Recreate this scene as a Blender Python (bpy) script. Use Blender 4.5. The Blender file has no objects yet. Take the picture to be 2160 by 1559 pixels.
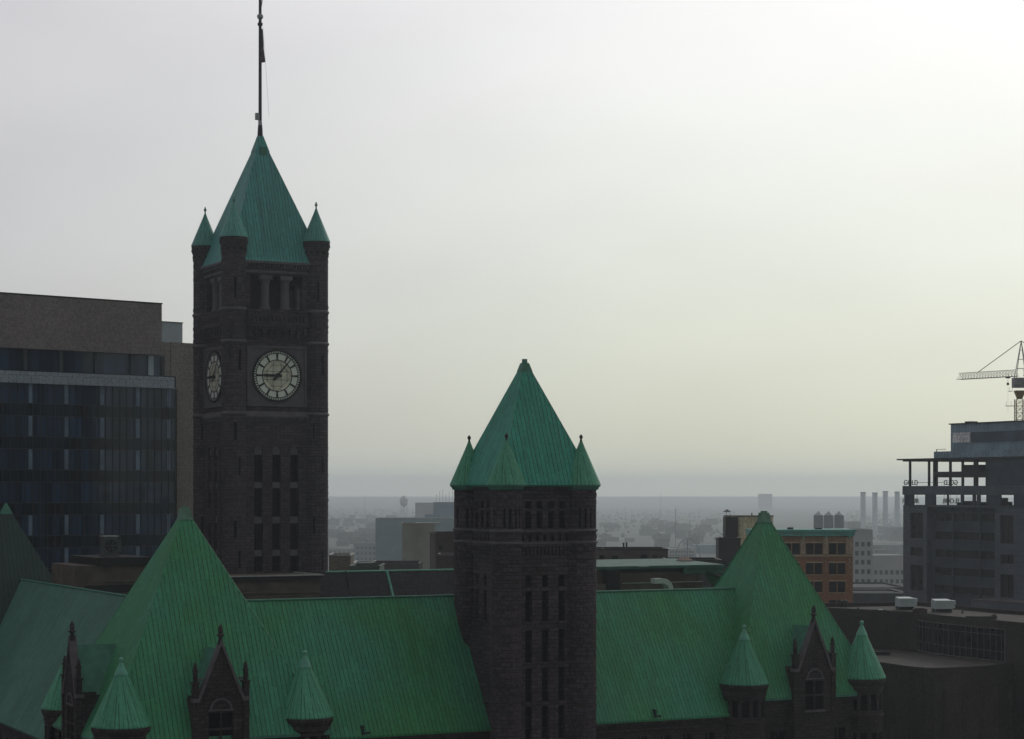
import bpy, math, random
from mathutils import Vector, Matrix
random.seed(7)
sc = bpy.context.scene
COL = sc.collection
F = 4400.0; EYE = 54.0; HY = 1034.0
TH = math.radians(27)
# ------------------------------------------------------------------ materials
MATS = {}
def newmat(name):
    m = bpy.data.materials.new(name); m.use_nodes = True
    nt = m.node_tree; b = nt.nodes['Principled BSDF']
    MATS[name] = m
    return m, nt, b
def N(nt, t, **kw):
    n = nt.nodes.new(t)
    for k, v in kw.items():
        if k.startswith('i_'): n.inputs[k[2:].replace('_', ' ')].default_value = v
        else: setattr(n, k, v)
    return n
def ramp(nt, stops):
    r = nt.nodes.new('ShaderNodeValToRGB'); e = r.color_ramp.elements
    while len(e) < len(stops): e.new(0.5)
    for k, (p, c) in enumerate(stops):
        e[k].position = p; e[k].color = (*c, 1)
    return r
def mixc(nt, a, b, fac, mode='MIX'):
    m = nt.nodes.new('ShaderNodeMix'); m.data_type = 'RGBA'; m.blend_type = mode
    for s, v in ((6, a), (7, b), (0, fac)):
        if hasattr(v, 'is_output') or isinstance(v, bpy.types.NodeSocket): nt.links.new(v, m.inputs[s])
        elif s == 0: m.inputs[0].default_value = v
        else: m.inputs[s].default_value = (*v, 1)
    return m.outputs[2]
def plain(name, col, rough=0.75, var=0.25, scale=0.35, bump=0.0, metal=0.0, spec=0.3):
    m, nt, b = newmat(name)
    tc = N(nt, 'ShaderNodeTexCoord')
    no = N(nt, 'ShaderNodeTexNoise'); no.inputs['Scale'].default_value = scale; no.inputs['Detail'].default_value = 6
    nt.links.new(tc.outputs['Object'], no.inputs['Vector'])
    r = ramp(nt, [(0.3, tuple(c*(1-var) for c in col)), (0.7, tuple(min(1, c*(1+var)) for c in col))])
    nt.links.new(no.outputs['Fac'], r.inputs[0]); nt.links.new(r.outputs[0], b.inputs['Base Color'])
    b.inputs['Roughness'].default_value = rough; b.inputs['Metallic'].default_value = metal
    b.inputs['Specular IOR Level'].default_value = spec
    if bump:
        n2 = N(nt, 'ShaderNodeTexNoise'); n2.inputs['Scale'].default_value = 6; n2.inputs['Detail'].default_value = 5
        nt.links.new(tc.outputs['Object'], n2.inputs['Vector'])
        bp = N(nt, 'ShaderNodeBump'); bp.inputs['Strength'].default_value = bump; bp.inputs['Distance'].default_value = 0.1
        nt.links.new(n2.outputs['Fac'], bp.inputs['Height']); nt.links.new(bp.outputs[0], b.inputs['Normal'])
    return m
def masonry(name, c1, c2, mortar, bw=1.1, bh=0.42, ms=0.03, bump=0.6, rough=0.9, blot=0.35, blotcol=None, tint=None):
    m, nt, b = newmat(name)
    uv = N(nt, 'ShaderNodeUVMap')
    br = N(nt, 'ShaderNodeTexBrick'); br.offset = 0.5
    br.inputs['Scale'].default_value = 1; br.inputs['Brick Width'].default_value = bw; br.inputs['Row Height'].default_value = bh
    br.inputs['Mortar Size'].default_value = ms; br.inputs['Mortar Smooth'].default_value = 0.4
    br.inputs['Color1'].default_value = (*c1, 1); br.inputs['Color2'].default_value = (*c2, 1); br.inputs['Mortar'].default_value = (*mortar, 1)
    nt.links.new(uv.outputs[0], br.inputs['Vector'])
    tc = N(nt, 'ShaderNodeTexCoord')
    no = N(nt, 'ShaderNodeTexNoise'); no.inputs['Scale'].default_value = 0.12; no.inputs['Detail'].default_value = 8; no.inputs['Roughness'].default_value = 0.65
    nt.links.new(tc.outputs['Object'], no.inputs['Vector'])
    r = ramp(nt, [(0.3, (1-blot,)*3), (0.7, (1+blot,)*3)])
    if tint: r.color_ramp.elements[1].color = (*tint, 1)
    nt.links.new(no.outputs['Fac'], r.inputs[0])
    c = mixc(nt, br.outputs['Color'], r.outputs[0], 1.0, 'MULTIPLY')
    n2 = N(nt, 'ShaderNodeTexNoise'); n2.inputs['Scale'].default_value = 3.0; n2.inputs['Detail'].default_value = 6
    nt.links.new(tc.outputs['Object'], n2.inputs['Vector'])
    r2 = ramp(nt, [(0.25, (0.6,)*3), (0.75, (1.35,)*3)]); nt.links.new(n2.outputs['Fac'], r2.inputs[0])
    c = mixc(nt, c, r2.outputs[0], 1.0, 'MULTIPLY')
    nt.links.new(c, b.inputs['Base Color'])
    b.inputs['Roughness'].default_value = rough; b.inputs['Specular IOR Level'].default_value = 0.25
    bp = N(nt, 'ShaderNodeBump'); bp.inputs['Strength'].default_value = bump; bp.inputs['Distance'].default_value = 0.06
    inv = N(nt, 'ShaderNodeMath', operation='SUBTRACT'); nt.links.new(n2.outputs['Fac'], inv.inputs[0]); nt.links.new(br.outputs['Fac'], inv.inputs[1])
    nt.links.new(inv.outputs[0], bp.inputs['Height']); nt.links.new(bp.outputs[0], b.inputs['Normal'])
    return m
def copper(name, ca, cb, cdark, seam=0.55, length=2.4, streak=0.4):
    """standing-seam patinated copper: long sheets run up the slope, broken dark seams, rain streaks"""
    m, nt, b = newmat(name)
    def mt(op, a, b_=None, c=False):
        n = N(nt, 'ShaderNodeMath', operation=op, use_clamp=c)
        for k, v in enumerate((a, b_)):
            if v is None: continue
            if isinstance(v, (int, float)): n.inputs[k].default_value = v
            else: nt.links.new(v, n.inputs[k])
        return n.outputs[0]
    uv = N(nt, 'ShaderNodeUVMap'); sep = N(nt, 'ShaderNodeSeparateXYZ'); nt.links.new(uv.outputs[0], sep.inputs[0])
    tc = N(nt, 'ShaderNodeTexCoord')
    un = mt('DIVIDE', sep.outputs[0], seam); col_id = mt('FLOOR', un)
    dist = mt('ABSOLUTE', mt('SUBTRACT', mt('FRACT', un), 0.5))          # 0.5 on the seam
    line = mt('MULTIPLY', mt('SUBTRACT', dist, 0.37), 10.0, True)
    wn0 = N(nt, 'ShaderNodeTexWhiteNoise', noise_dimensions='1D'); nt.links.new(col_id, wn0.inputs['W'])
    vn = mt('ADD', mt('DIVIDE', sep.outputs[1], length), wn0.outputs['Value'])
    com = N(nt, 'ShaderNodeCombineXYZ'); nt.links.new(col_id, com.inputs[0]); nt.links.new(mt('FLOOR', vn), com.inputs[1])
    wn = N(nt, 'ShaderNodeTexWhiteNoise', noise_dimensions='2D'); nt.links.new(com.outputs[0], wn.inputs['Vector'])
    joint = mt('MULTIPLY', mt('SUBTRACT', mt('ABSOLUTE', mt('SUBTRACT', mt('FRACT', vn), 0.5)), 0.47), 25.0, True)
    mp = N(nt, 'ShaderNodeMapping'); mp.inputs['Scale'].default_value = (1.3, 0.9, 1); nt.links.new(uv.outputs[0], mp.inputs[0])
    nb = N(nt, 'ShaderNodeTexNoise'); nb.inputs['Scale'].default_value = 1.0; nb.inputs['Detail'].default_value = 3; nt.links.new(mp.outputs[0], nb.inputs['Vector'])
    brk = mt('MULTIPLY', mt('SUBTRACT', nb.outputs['Fac'], 0.30), 5.0, True)
    no = N(nt, 'ShaderNodeTexNoise'); no.inputs['Scale'].default_value = 0.075; no.inputs['Detail'].default_value = 4; no.inputs['Roughness'].default_value = 0.55
    nt.links.new(tc.outputs['Object'], no.inputs['Vector'])
    r = ramp(nt, [(0.36, ca), (0.64, cb)]); nt.links.new(no.outputs['Fac'], r.inputs[0])
    rv = ramp(nt, [(0.0, (0.9,)*3), (1.0, (1.1,)*3)]); nt.links.new(wn.outputs['Value'], rv.inputs[0])
    c = mixc(nt, r.outputs[0], rv.outputs[0], 1.0, 'MULTIPLY')
    mp2 = N(nt, 'ShaderNodeMapping'); mp2.inputs['Scale'].default_value = (1.5, 0.07, 1); nt.links.new(uv.outputs[0], mp2.inputs[0])
    n2 = N(nt, 'ShaderNodeTexNoise'); n2.inputs['Scale'].default_value = 1.0; n2.inputs['Detail'].default_value = 4; nt.links.new(mp2.outputs[0], n2.inputs['Vector'])
    r2 = ramp(nt, [(0.45, (0, 0, 0)), (0.75, (1, 1, 1))]); nt.links.new(n2.outputs['Fac'], r2.inputs[0])
    c = mixc(nt, c, cdark, mt('MULTIPLY', r2.outputs[0], streak))
    n3 = N(nt, 'ShaderNodeTexNoise'); n3.inputs['Scale'].default_value = 3.5; n3.inputs['Detail'].default_value = 4; nt.links.new(tc.outputs['Object'], n3.inputs['Vector'])
    r3 = ramp(nt, [(0.3, (0.88,)*3), (0.7, (1.12,)*3)]); nt.links.new(n3.outputs['Fac'], r3.inputs[0])
    c = mixc(nt, c, r3.outputs[0], 1.0, 'MULTIPLY')
    dk = tuple(x*0.42 for x in cdark)
    c = mixc(nt, c, dk, mt('MULTIPLY', mt('MULTIPLY', line, brk), 0.95))
    c = mixc(nt, c, dk, mt('MULTIPLY', joint, 0.3))
    nt.links.new(c, b.inputs['Base Color'])
    b.inputs['Roughness'].default_value = 0.6; b.inputs['Specular IOR Level'].default_value = 0.3
    bp = N(nt, 'ShaderNodeBump'); bp.inputs['Strength'].default_value = 0.6; bp.inputs['Distance'].default_value = 0.05
    nt.links.new(line, bp.inputs['Height']); nt.links.new(bp.outputs[0], b.inputs['Normal'])
    return m
def glassy(name, col, rough=0.12, var=0.4, pw=1.2, ph=2.6, spec=0.5):
    """dark window glass whose panes differ a little from one another"""
    m, nt, b = newmat(name)
    uv = N(nt, 'ShaderNodeUVMap')
    br = N(nt, 'ShaderNodeTexBrick'); br.offset = 0.0
    br.inputs['Scale'].default_value = 1; br.inputs['Brick Width'].default_value = pw; br.inputs['Row Height'].default_value = ph
    br.inputs['Mortar Size'].default_value = 0.0
    br.inputs['Color1'].default_value = (*[c*(1-var) for c in col], 1); br.inputs['Color2'].default_value = (*[c*(1+var) for c in col], 1)
    nt.links.new(uv.outputs[0], br.inputs['Vector']); nt.links.new(br.outputs[0], b.inputs['Base Color'])
    b.inputs['Roughness'].default_value = rough; b.inputs['Specular IOR Level'].default_value = spec
    tc = N(nt, 'ShaderNodeTexCoord')
    n2 = N(nt, 'ShaderNodeTexNoise'); n2.inputs['Scale'].default_value = 0.35; n2.inputs['Detail'].default_value = 2
    nt.links.new(tc.outputs['Object'], n2.inputs['Vector'])
    bp = N(nt, 'ShaderNodeBump'); bp.inputs['Strength'].default_value = 0.15; bp.inputs['Distance'].default_value = 0.3
    nt.links.new(n2.outputs['Fac'], bp.inputs['Height']); nt.links.new(bp.outputs[0], b.inputs['Normal'])
    return m
STONE = masonry('granite', (0.054, 0.042, 0.050), (0.092, 0.072, 0.084), (0.024, 0.020, 0.024), 1.15, 0.45, 0.035, 0.9, blot=0.22)
STONE_L = plain('dressed_granite', (0.118, 0.106, 0.117), 0.85, 0.2, 0.8, 0.3)
STONE_R = masonry('brown_granite', (0.042, 0.035, 0.038), (0.070, 0.055, 0.055), (0.020, 0.017, 0.019), 0.9, 0.4, 0.03, 0.8)
COP = copper('copper_green', (0.046, 0.262, 0.092), (0.052, 0.290, 0.180), (0.030, 0.160, 0.105), 0.5, 2.4, 0.15)
COP_B = copper('copper_sea_green', (0.058, 0.285, 0.255), (0.075, 0.355, 0.315), (0.040, 0.130, 0.140), 0.5, 2.0, 0.5)
COP_M = copper('copper_mid_green', (0.034, 0.320, 0.220), (0.050, 0.395, 0.280), (0.025, 0.135, 0.105), 0.5, 2.0, 0.5)
COP_T1 = copper('copper_cone', (0.090, 0.320, 0.270), (0.125, 0.400, 0.340), (0.05, 0.19, 0.17), 0.4, 1.5, 0.3)
COP_T2 = copper('copper_cone_green', (0.075, 0.340, 0.200), (0.10, 0.400, 0.250), (0.04, 0.20, 0.12), 0.48, 2.0, 0.3)
COP_W = copper('copper_pale', (0.075, 0.210, 0.155), (0.105, 0.265, 0.205), (0.050, 0.150, 0.105), 0.55, 2.4, 0.3)
COP_D = copper('copper_dark_shaded', (0.018, 0.044, 0.040), (0.026, 0.058, 0.052), (0.012, 0.030, 0.028), 0.55, 2.4, 0.5)  # greyer copper, darkened further to carry the shade on the rear-left roof
COP_C = plain('copper_cap', (0.13, 0.40, 0.29), 0.5, 0.2, 1.2)
COP_E = plain('copper_edge', (0.06, 0.21, 0.15), 0.55, 0.2, 1.0)
SLATE = masonry('dark_slate', (0.028, 0.025, 0.031), (0.042, 0.038, 0.046), (0.016, 0.015, 0.018), 0.5, 0.3, 0.02, 0.4)
DARK = plain('window_dark', (0.004, 0.004, 0.006), 0.4, 0.3, 2.0, spec=0.08)
BLACK = plain('black_iron', (0.012, 0.012, 0.013), 0.6, 0.2, 2.0)
POLE = plain('pole_metal', (0.030, 0.022, 0.026), 0.5, 0.2, 1.0)
LEAD = plain('lead_flashing', (0.34, 0.36, 0.35), 0.5, 0.3, 1.0)
DIAL = plain('milk_glass', (0.80, 0.84, 0.76), 0.35, 0.08, 0.5)
AMBER = plain('stained_glass', (0.70, 0.68, 0.55), 0.4, 0.25, 0.5)
COLS = plain('pale_dressed_stone', (0.13, 0.12, 0.13), 0.8, 0.15, 0.8, 0.2)
BROWN_W = plain('courtyard_render', (0.105, 0.085, 0.070), 0.9, 0.35, 0.4, 0.2)
# ------------------------------------------------------------------ mesh builder
class MB:
    def __init__(s, tf=None): s.v = []; s.f = []; s.uv = []; s.mi = []; s.tf = tf; s.m = 0
    def face(s, pts, uv=None):
        if s.tf: pts = [s.tf(*p) for p in pts]
        n = len(s.v); s.v += [tuple(p) for p in pts]; s.f.append(tuple(range(n, n+len(pts)))); s.mi.append(s.m)
        if uv is None:
            P = [Vector(p) for p in pts]; nn = Vector((0, 0, 0))
            for k in range(len(P)):
                a, b = P[k], P[(k+1) % len(P)]
                nn += a.cross(b)
            if nn.length < 1e-9: nn = Vector((0, 0, 1))
            nn.normalize()
            if abs(nn.z) > 0.985: uv = [(p.x, p.y) for p in P]
            else:
                if nn.z < 0: nn = -nn
                t = Vector((0, 0, 1)).cross(nn).normalized(); w = nn.cross(t)
                uv = [(p.dot(t), p.dot(w)) for p in P]
        s.uv += uv
    def box(s, x0, x1, y0, y1, z0, z1, bottom=True):
        A = [(x0, y0), (x1, y0), (x1, y1), (x0, y1)]
        s.prism(A, z0, z1, bottom)
    def prism(s, plan, z0, z1, bottom=True, top=True):
        n = len(plan)
        for k in range(n):
            a, b = plan[k], plan[(k+1) % n]
            s.face([(a[0], a[1], z0), (b[0], b[1], z0), (b[0], b[1], z1), (a[0], a[1], z1)])
        if top: s.face([(p[0], p[1], z1) for p in plan])
        if bottom: s.face([(p[0], p[1], z0) for p in reversed(plan)])
    def obox(s, c, u, hu, hv, z0, z1):
        """box turned so that its first axis follows u"""
        v = (-u[1], u[0])
        s.prism([(c[0]+u[0]*i*hu+v[0]*j*hv, c[1]+u[1]*i*hu+v[1]*j*hv) for i, j in ((-1, -1), (1, -1), (1, 1), (-1, 1))], z0, z1)
    def lathe(s, cx, cy, prof, n=24, cap=True, ph=0.0):
        rm = max(r for r, z in prof)
        for k in range(n):
            a0 = ph+2*math.pi*k/n; a1 = ph+2*math.pi*(k+1)/n
            acc = 0
            for (r0, z0), (r1, z1) in zip(prof, prof[1:]):
                d = math.hypot(r1-r0, z1-z0)
                P = [(cx+r0*math.cos(a0), cy+r0*math.sin(a0), z0), (cx+r0*math.cos(a1), cy+r0*math.sin(a1), z0),
                     (cx+r1*math.cos(a1), cy+r1*math.sin(a1), z1), (cx+r1*math.cos(a0), cy+r1*math.sin(a0), z1)]
                U = [((a0-ph)*rm, acc), ((a1-ph)*rm, acc), ((a1-ph)*rm, acc+d), ((a0-ph)*rm, acc+d)]
                if r0 < 1e-6: P.pop(0); U.pop(0)
                elif r1 < 1e-6: P.pop(3); U.pop(3)
                s.face(P, U); acc += d
        if cap:
            for r, z in (prof[0], prof[-1]):
                if r > 1e-6: s.face([(cx+r*math.cos(ph+2*math.pi*k/n), cy+r*math.sin(ph+2*math.pi*k/n), z) for k in range(n)])
    def tube(s, p, q, r, n=6, r2=None):
        p = Vector(p); q = Vector(q); d = (q-p)
        if d.length < 1e-6: return
        d.normalize(); a = d.orthogonal().normalized(); b = d.cross(a); r2 = r if r2 is None else r2
        A = [p+(a*math.cos(2*math.pi*k/n)+b*math.sin(2*math.pi*k/n))*r for k in range(n)]
        B = [q+(a*math.cos(2*math.pi*k/n)+b*math.sin(2*math.pi*k/n))*r2 for k in range(n)]
        for k in range(n): s.face([A[k], A[(k+1) % n], B[(k+1) % n], B[k]])
        s.face(A[::-1]); s.face(B)
    def pyramid(s, cx, cy, hx, hy, z0, z1, top=0.0):
        c = [(-1, -1), (1, -1), (1, 1), (-1, 1)]
        B = [(cx+i*hx, cy+j*hy, z0) for i, j in c]; T = [(cx+i*hx*top, cy+j*hy*top, z1) for i, j in c]
        for k in range(4):
            if top > 0: s.face([B[k], B[(k+1) % 4], T[(k+1) % 4], T[k]])
            else: s.face([B[k], B[(k+1) % 4], T[k]])
        if top > 0: s.face(T)
        s.face(B[::-1])
    def ball(s, c, r, n=12):
        prof = [(r*math.sin(math.pi*k/(n//2)), c[2]-r*math.cos(math.pi*k/(n//2))) for k in range(n//2+1)]
        s.lathe(c[0], c[1], prof, n, False)
    def wall(s, P0, u, L, z0, z1, holes=(), depth=0.4, nrm=None):
        """sheet of wall with real openings; holes = (s0,s1,za,zb[,arch]); returns nothing"""
        if nrm is None: nrm = (u[1], -u[0])
        xs = sorted({0, L, *[h[0] for h in holes], *[h[1] for h in holes]}); zs = sorted({z0, z1, *[h[2] for h in holes], *[h[3] for h in holes]})
        pt = lambda a, z, d=0: (P0[0]+u[0]*a-nrm[0]*d, P0[1]+u[1]*a-nrm[1]*d, z)
        uo = P0[0]*u[0]+P0[1]*u[1]
        for xa, xb in zip(xs, xs[1:]):
            for za, zb in zip(zs, zs[1:]):
                mx, mz = (xa+xb)/2, (za+zb)/2
                if any(h[0] < mx < h[1] and h[2] < mz < h[3] for h in holes): continue
                s.face([pt(xa, za), pt(xb, za), pt(xb, zb), pt(xa, zb)], [(uo+xa, za), (uo+xb, za), (uo+xb, zb), (uo+xa, zb)])
        for h in holes:
            a, b, za, zb = h[:4]; arch = len(h) > 4 and h[4]
            zt = zb-(b-a)/2 if arch else zb
            s.face([pt(a, za), pt(b, za), pt(b, za, depth), pt(a, za, depth)])
            s.face([pt(a, za), pt(a, zt), pt(a, zt, depth), pt(a, za, depth)])
            s.face([pt(b, za), pt(b, zt), pt(b, zt, depth), pt(b, za, depth)])
            if not arch: s.face([pt(a, zb), pt(b, zb), pt(b, zb, depth), pt(a, zb, depth)])
            else:
                r = (b-a)/2; c = (a+b)/2; K = 10
                A = [(c-r*math.cos(math.pi*k/K), zt+r*math.sin(math.pi*k/K)) for k in range(K+1)]
                for (xa, ya), (xb, yb) in zip(A, A[1:]):
                    s.face([pt(xa, ya), pt(xb, yb), pt(xb, zb), pt(xa, zb)])
                    s.face([pt(xa, ya), pt(xb, yb), pt(xb, yb, depth), pt(xa, ya, depth)])
    def build(s, name, mat, parent=None, loc=(0, 0, 0), smooth=False):
        me = bpy.data.meshes.new(name); me.from_pydata(s.v, [], s.f)
        ul = me.uv_layers.new(name='UVMap')
        for k, c in enumerate(s.uv): ul.data[k].uv = c
        for m in (mat if isinstance(mat, (list, tuple)) else [mat]): me.materials.append(m)
        for p, i in zip(me.polygons, s.mi): p.material_index = i
        me.validate(); me.update()
        o = bpy.data.objects.new(name, me); COL.objects.link(o)
        if parent: o.parent = parent
        o.location = loc
        return o
def tag(o, label=None, cat=None, group=None, kind=None):
    for k, v in (('label', label), ('category', cat), ('group', group), ('kind', kind)):
        if v: o[k] = v
    return o
def empty(name, loc, rz=0.0, label=None, cat=None, group=None):
    e = bpy.data.objects.new(name, None); COL.objects.link(e); e.location = loc; e.rotation_euler = (0, 0, rz)
    e.empty_display_size = 2
    return tag(e, label, cat, group)
def GZ(Y): return 0.0 if Y < 700 else -25.0*min(1, (Y-700)/400)      # the land falls to the river flats
def W(px, py, Y): return Vector(((px-1080)/F*Y, Y, EYE-(py-HY)/F*Y))
UP = (0, 0, EYE)
# ================================================================== CITY HALL
city = empty('city_hall', (1.5, 245, 0), TH, 'vast dark granite city hall with green copper roofs and a tall clock tower', 'building')
def CB(mb, name, mat, parent=None, label=None):      # part of the city hall; heights are measured from eye level
    o = mb.build(name, mat, parent or city, (0, 0, 0) if parent else UP)
    if label: o['label'] = label
    return o
def window(parent, P0, u, a, b, z0, z1, depth, bars_v=1, bars_h=0, mat=DARK, nrm=None, name='window', fm=None, w=0.05, loc=UP, off=0.0):
    """a pane set back in an opening, its frame as a sub-part"""
    if nrm is None: nrm = (u[1], -u[0])
    d = depth-0.02
    pt = lambda s_, z, dd: (P0[0]+u[0]*s_-nrm[0]*dd, P0[1]+u[1]*s_-nrm[1]*dd, z)
    m = MB(); m.face([pt(a, z0, d), pt(b, z0, d), pt(b, z1, d), pt(a, z1, d)])
    o = m.build(name, mat, parent, loc)
    if bars_v or bars_h:
        g = MB(); c = pt((a+b)/2, 0, d-0.06)
        for k in range(1, bars_v+1):
            x = a+(b-a)*k/(bars_v+1); p = pt(x, 0, d-0.06); g.obox(p, u, w, 0.05, z0, z1)
        for k in range(1, bars_h+1):
            z = z0+(z1-z0)*k/(bars_h+1); g.obox(c, u, (b-a)/2, 0.04, z-w, z+w)
        g.build('window_frame', fm or STONE_L, o)
    return o
def rings(m, cx, cy, r, z0, z1, n=24, step=0.9, hgt=0.45, amp=0.07, skip=()):
    z = z0
    while z < z1-hgt:
        if not any(a-hgt < z < b for a, b in skip):
            rr = r+random.uniform(0.015, amp); m.lathe(cx, cy, [(r-0.05, z), (rr, z+0.04), (rr, z+hgt-0.04), (r-0.05, z+hgt)], n, False, random.random())
        z += step*random.uniform(0.85, 1.15)
def slit_turret(name, cx, cy, r, z0, z1, slits=(), n=16, label=None):
    """round corner turret of rough courses; slits = list of (facet, za, zb, width)"""
    m = MB()
    P = [(cx+r*math.cos(2*math.pi*k/n), cy+r*math.sin(2*math.pi*k/n)) for k in range(n)]
    panes = []
    for k in range(n):
        a, b = P[k], P[(k+1) % n]; L = math.dist(a, b); u = ((b[0]-a[0])/L, (b[1]-a[1])/L)
        hs = [(L/2-w/2, L/2+w/2, za, zb) for f, za, zb, w in slits if f == k]
        m.wall(a, u, L, z0, z1, hs, 0.3)
        for h in hs: panes.append((a, u, h))
    rings(m, cx, cy, r, z0, z1, n, 0.95, 0.5, 0.075, [(za, zb) for f, za, zb, w in slits])
    o = CB(m, name, STONE, None, label)
    for a, u, h in panes: window(o, a, u, h[0], h[1], h[2], h[3], 0.3, 0, 0, loc=(0, 0, 0))
    return o
def facet(ang, n=16): return int(((math.degrees(ang)) % 360)/(360/n))
# camera looks along +Y: in hall axes the camera lies towards direction
def face_frame(side, cx, cy, h):
    """start point, direction of the wall sheet seen from outside (left to right)"""
    return {'front': ((cx-h, cy-h), (1, 0)), 'right': ((cx+h, cy-h), (0, 1)), 'back': ((cx+h, cy+h), (-1, 0)), 'left': ((cx-h, cy+h), (0, -1))}[side]
# ---------------------------------------------------------------- clock tower
CX, CY, H = -4.0, 78.8, 7.0
shaft = MB(); pan = []
for side in ('front', 'left', 'right', 'back'):
    P0, u = face_frame(side, CX, CY, H); L = 2*H; hs = []
    for c in (-2.8, 0, 2.8):
        hs.append((L/2+c-0.66, L/2+c+0.66, -12.0, 6.4, True))
    shaft.wall(P0, u, L, -54, 26.3, hs, 0.75)
    for h in hs: pan.append((P0, u, h))
    # belfry stage, open right through
    shaft.wall(P0, u, L, 26.3, 33.6, [(L/2-4.1, L/2+4.1, 26.6, 31.6)], 1.3)
    n_ = (u[1], -u[0])
tower = CB(shaft, 'tower_wall', STONE, None, 'sheer dark granite shaft of the tall clock tower')
for P0, u, h in pan:
    for k, (za, zb) in enumerate(((-12.0, -9.7), (-8.8, -4.9), (-3.9, 0.3), (1.2, 5.2))):
        window(tower, P0, u, h[0], h[1], za, zb, 0.75, 1, 1, loc=(0, 0, 0), w=0.035, fm=BLACK)
    nrm = (u[1], -u[0])
    for za, zb in ((-9.7, -8.8), (-4.9, -3.9), (0.3, 1.2), (5.2, 6.4)):
        c = (P0[0]+u[0]*(h[0]+0.66)-nrm[0]*0.45, P0[1]+u[1]*(h[0]+0.66)-nrm[1]*0.45)
        m = MB(); m.obox(c, u, 0.655, 0.2, za, zb-0.01); m.build('stone_transom', STONE_L, tower)
fl = MB(); fl.box(CX-H+0.2, CX+H-0.2, CY-H+0.2, CY+H-0.2, 25.8, 26.2); fl.box(CX-H+0.2, CX+H-0.2, CY-H+0.2, CY+H-0.2, 32.2, 32.6)
fl.build('belfry_floor', STONE_L, tower)
bc = MB(); bc.box(CX-3.6, CX+3.4, CY-3.2, CY+3.8, 26.2, 32.2); bc.build('belfry_core', BLACK, tower)  # black core added to stop daylight showing through the belfry openings
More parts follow.
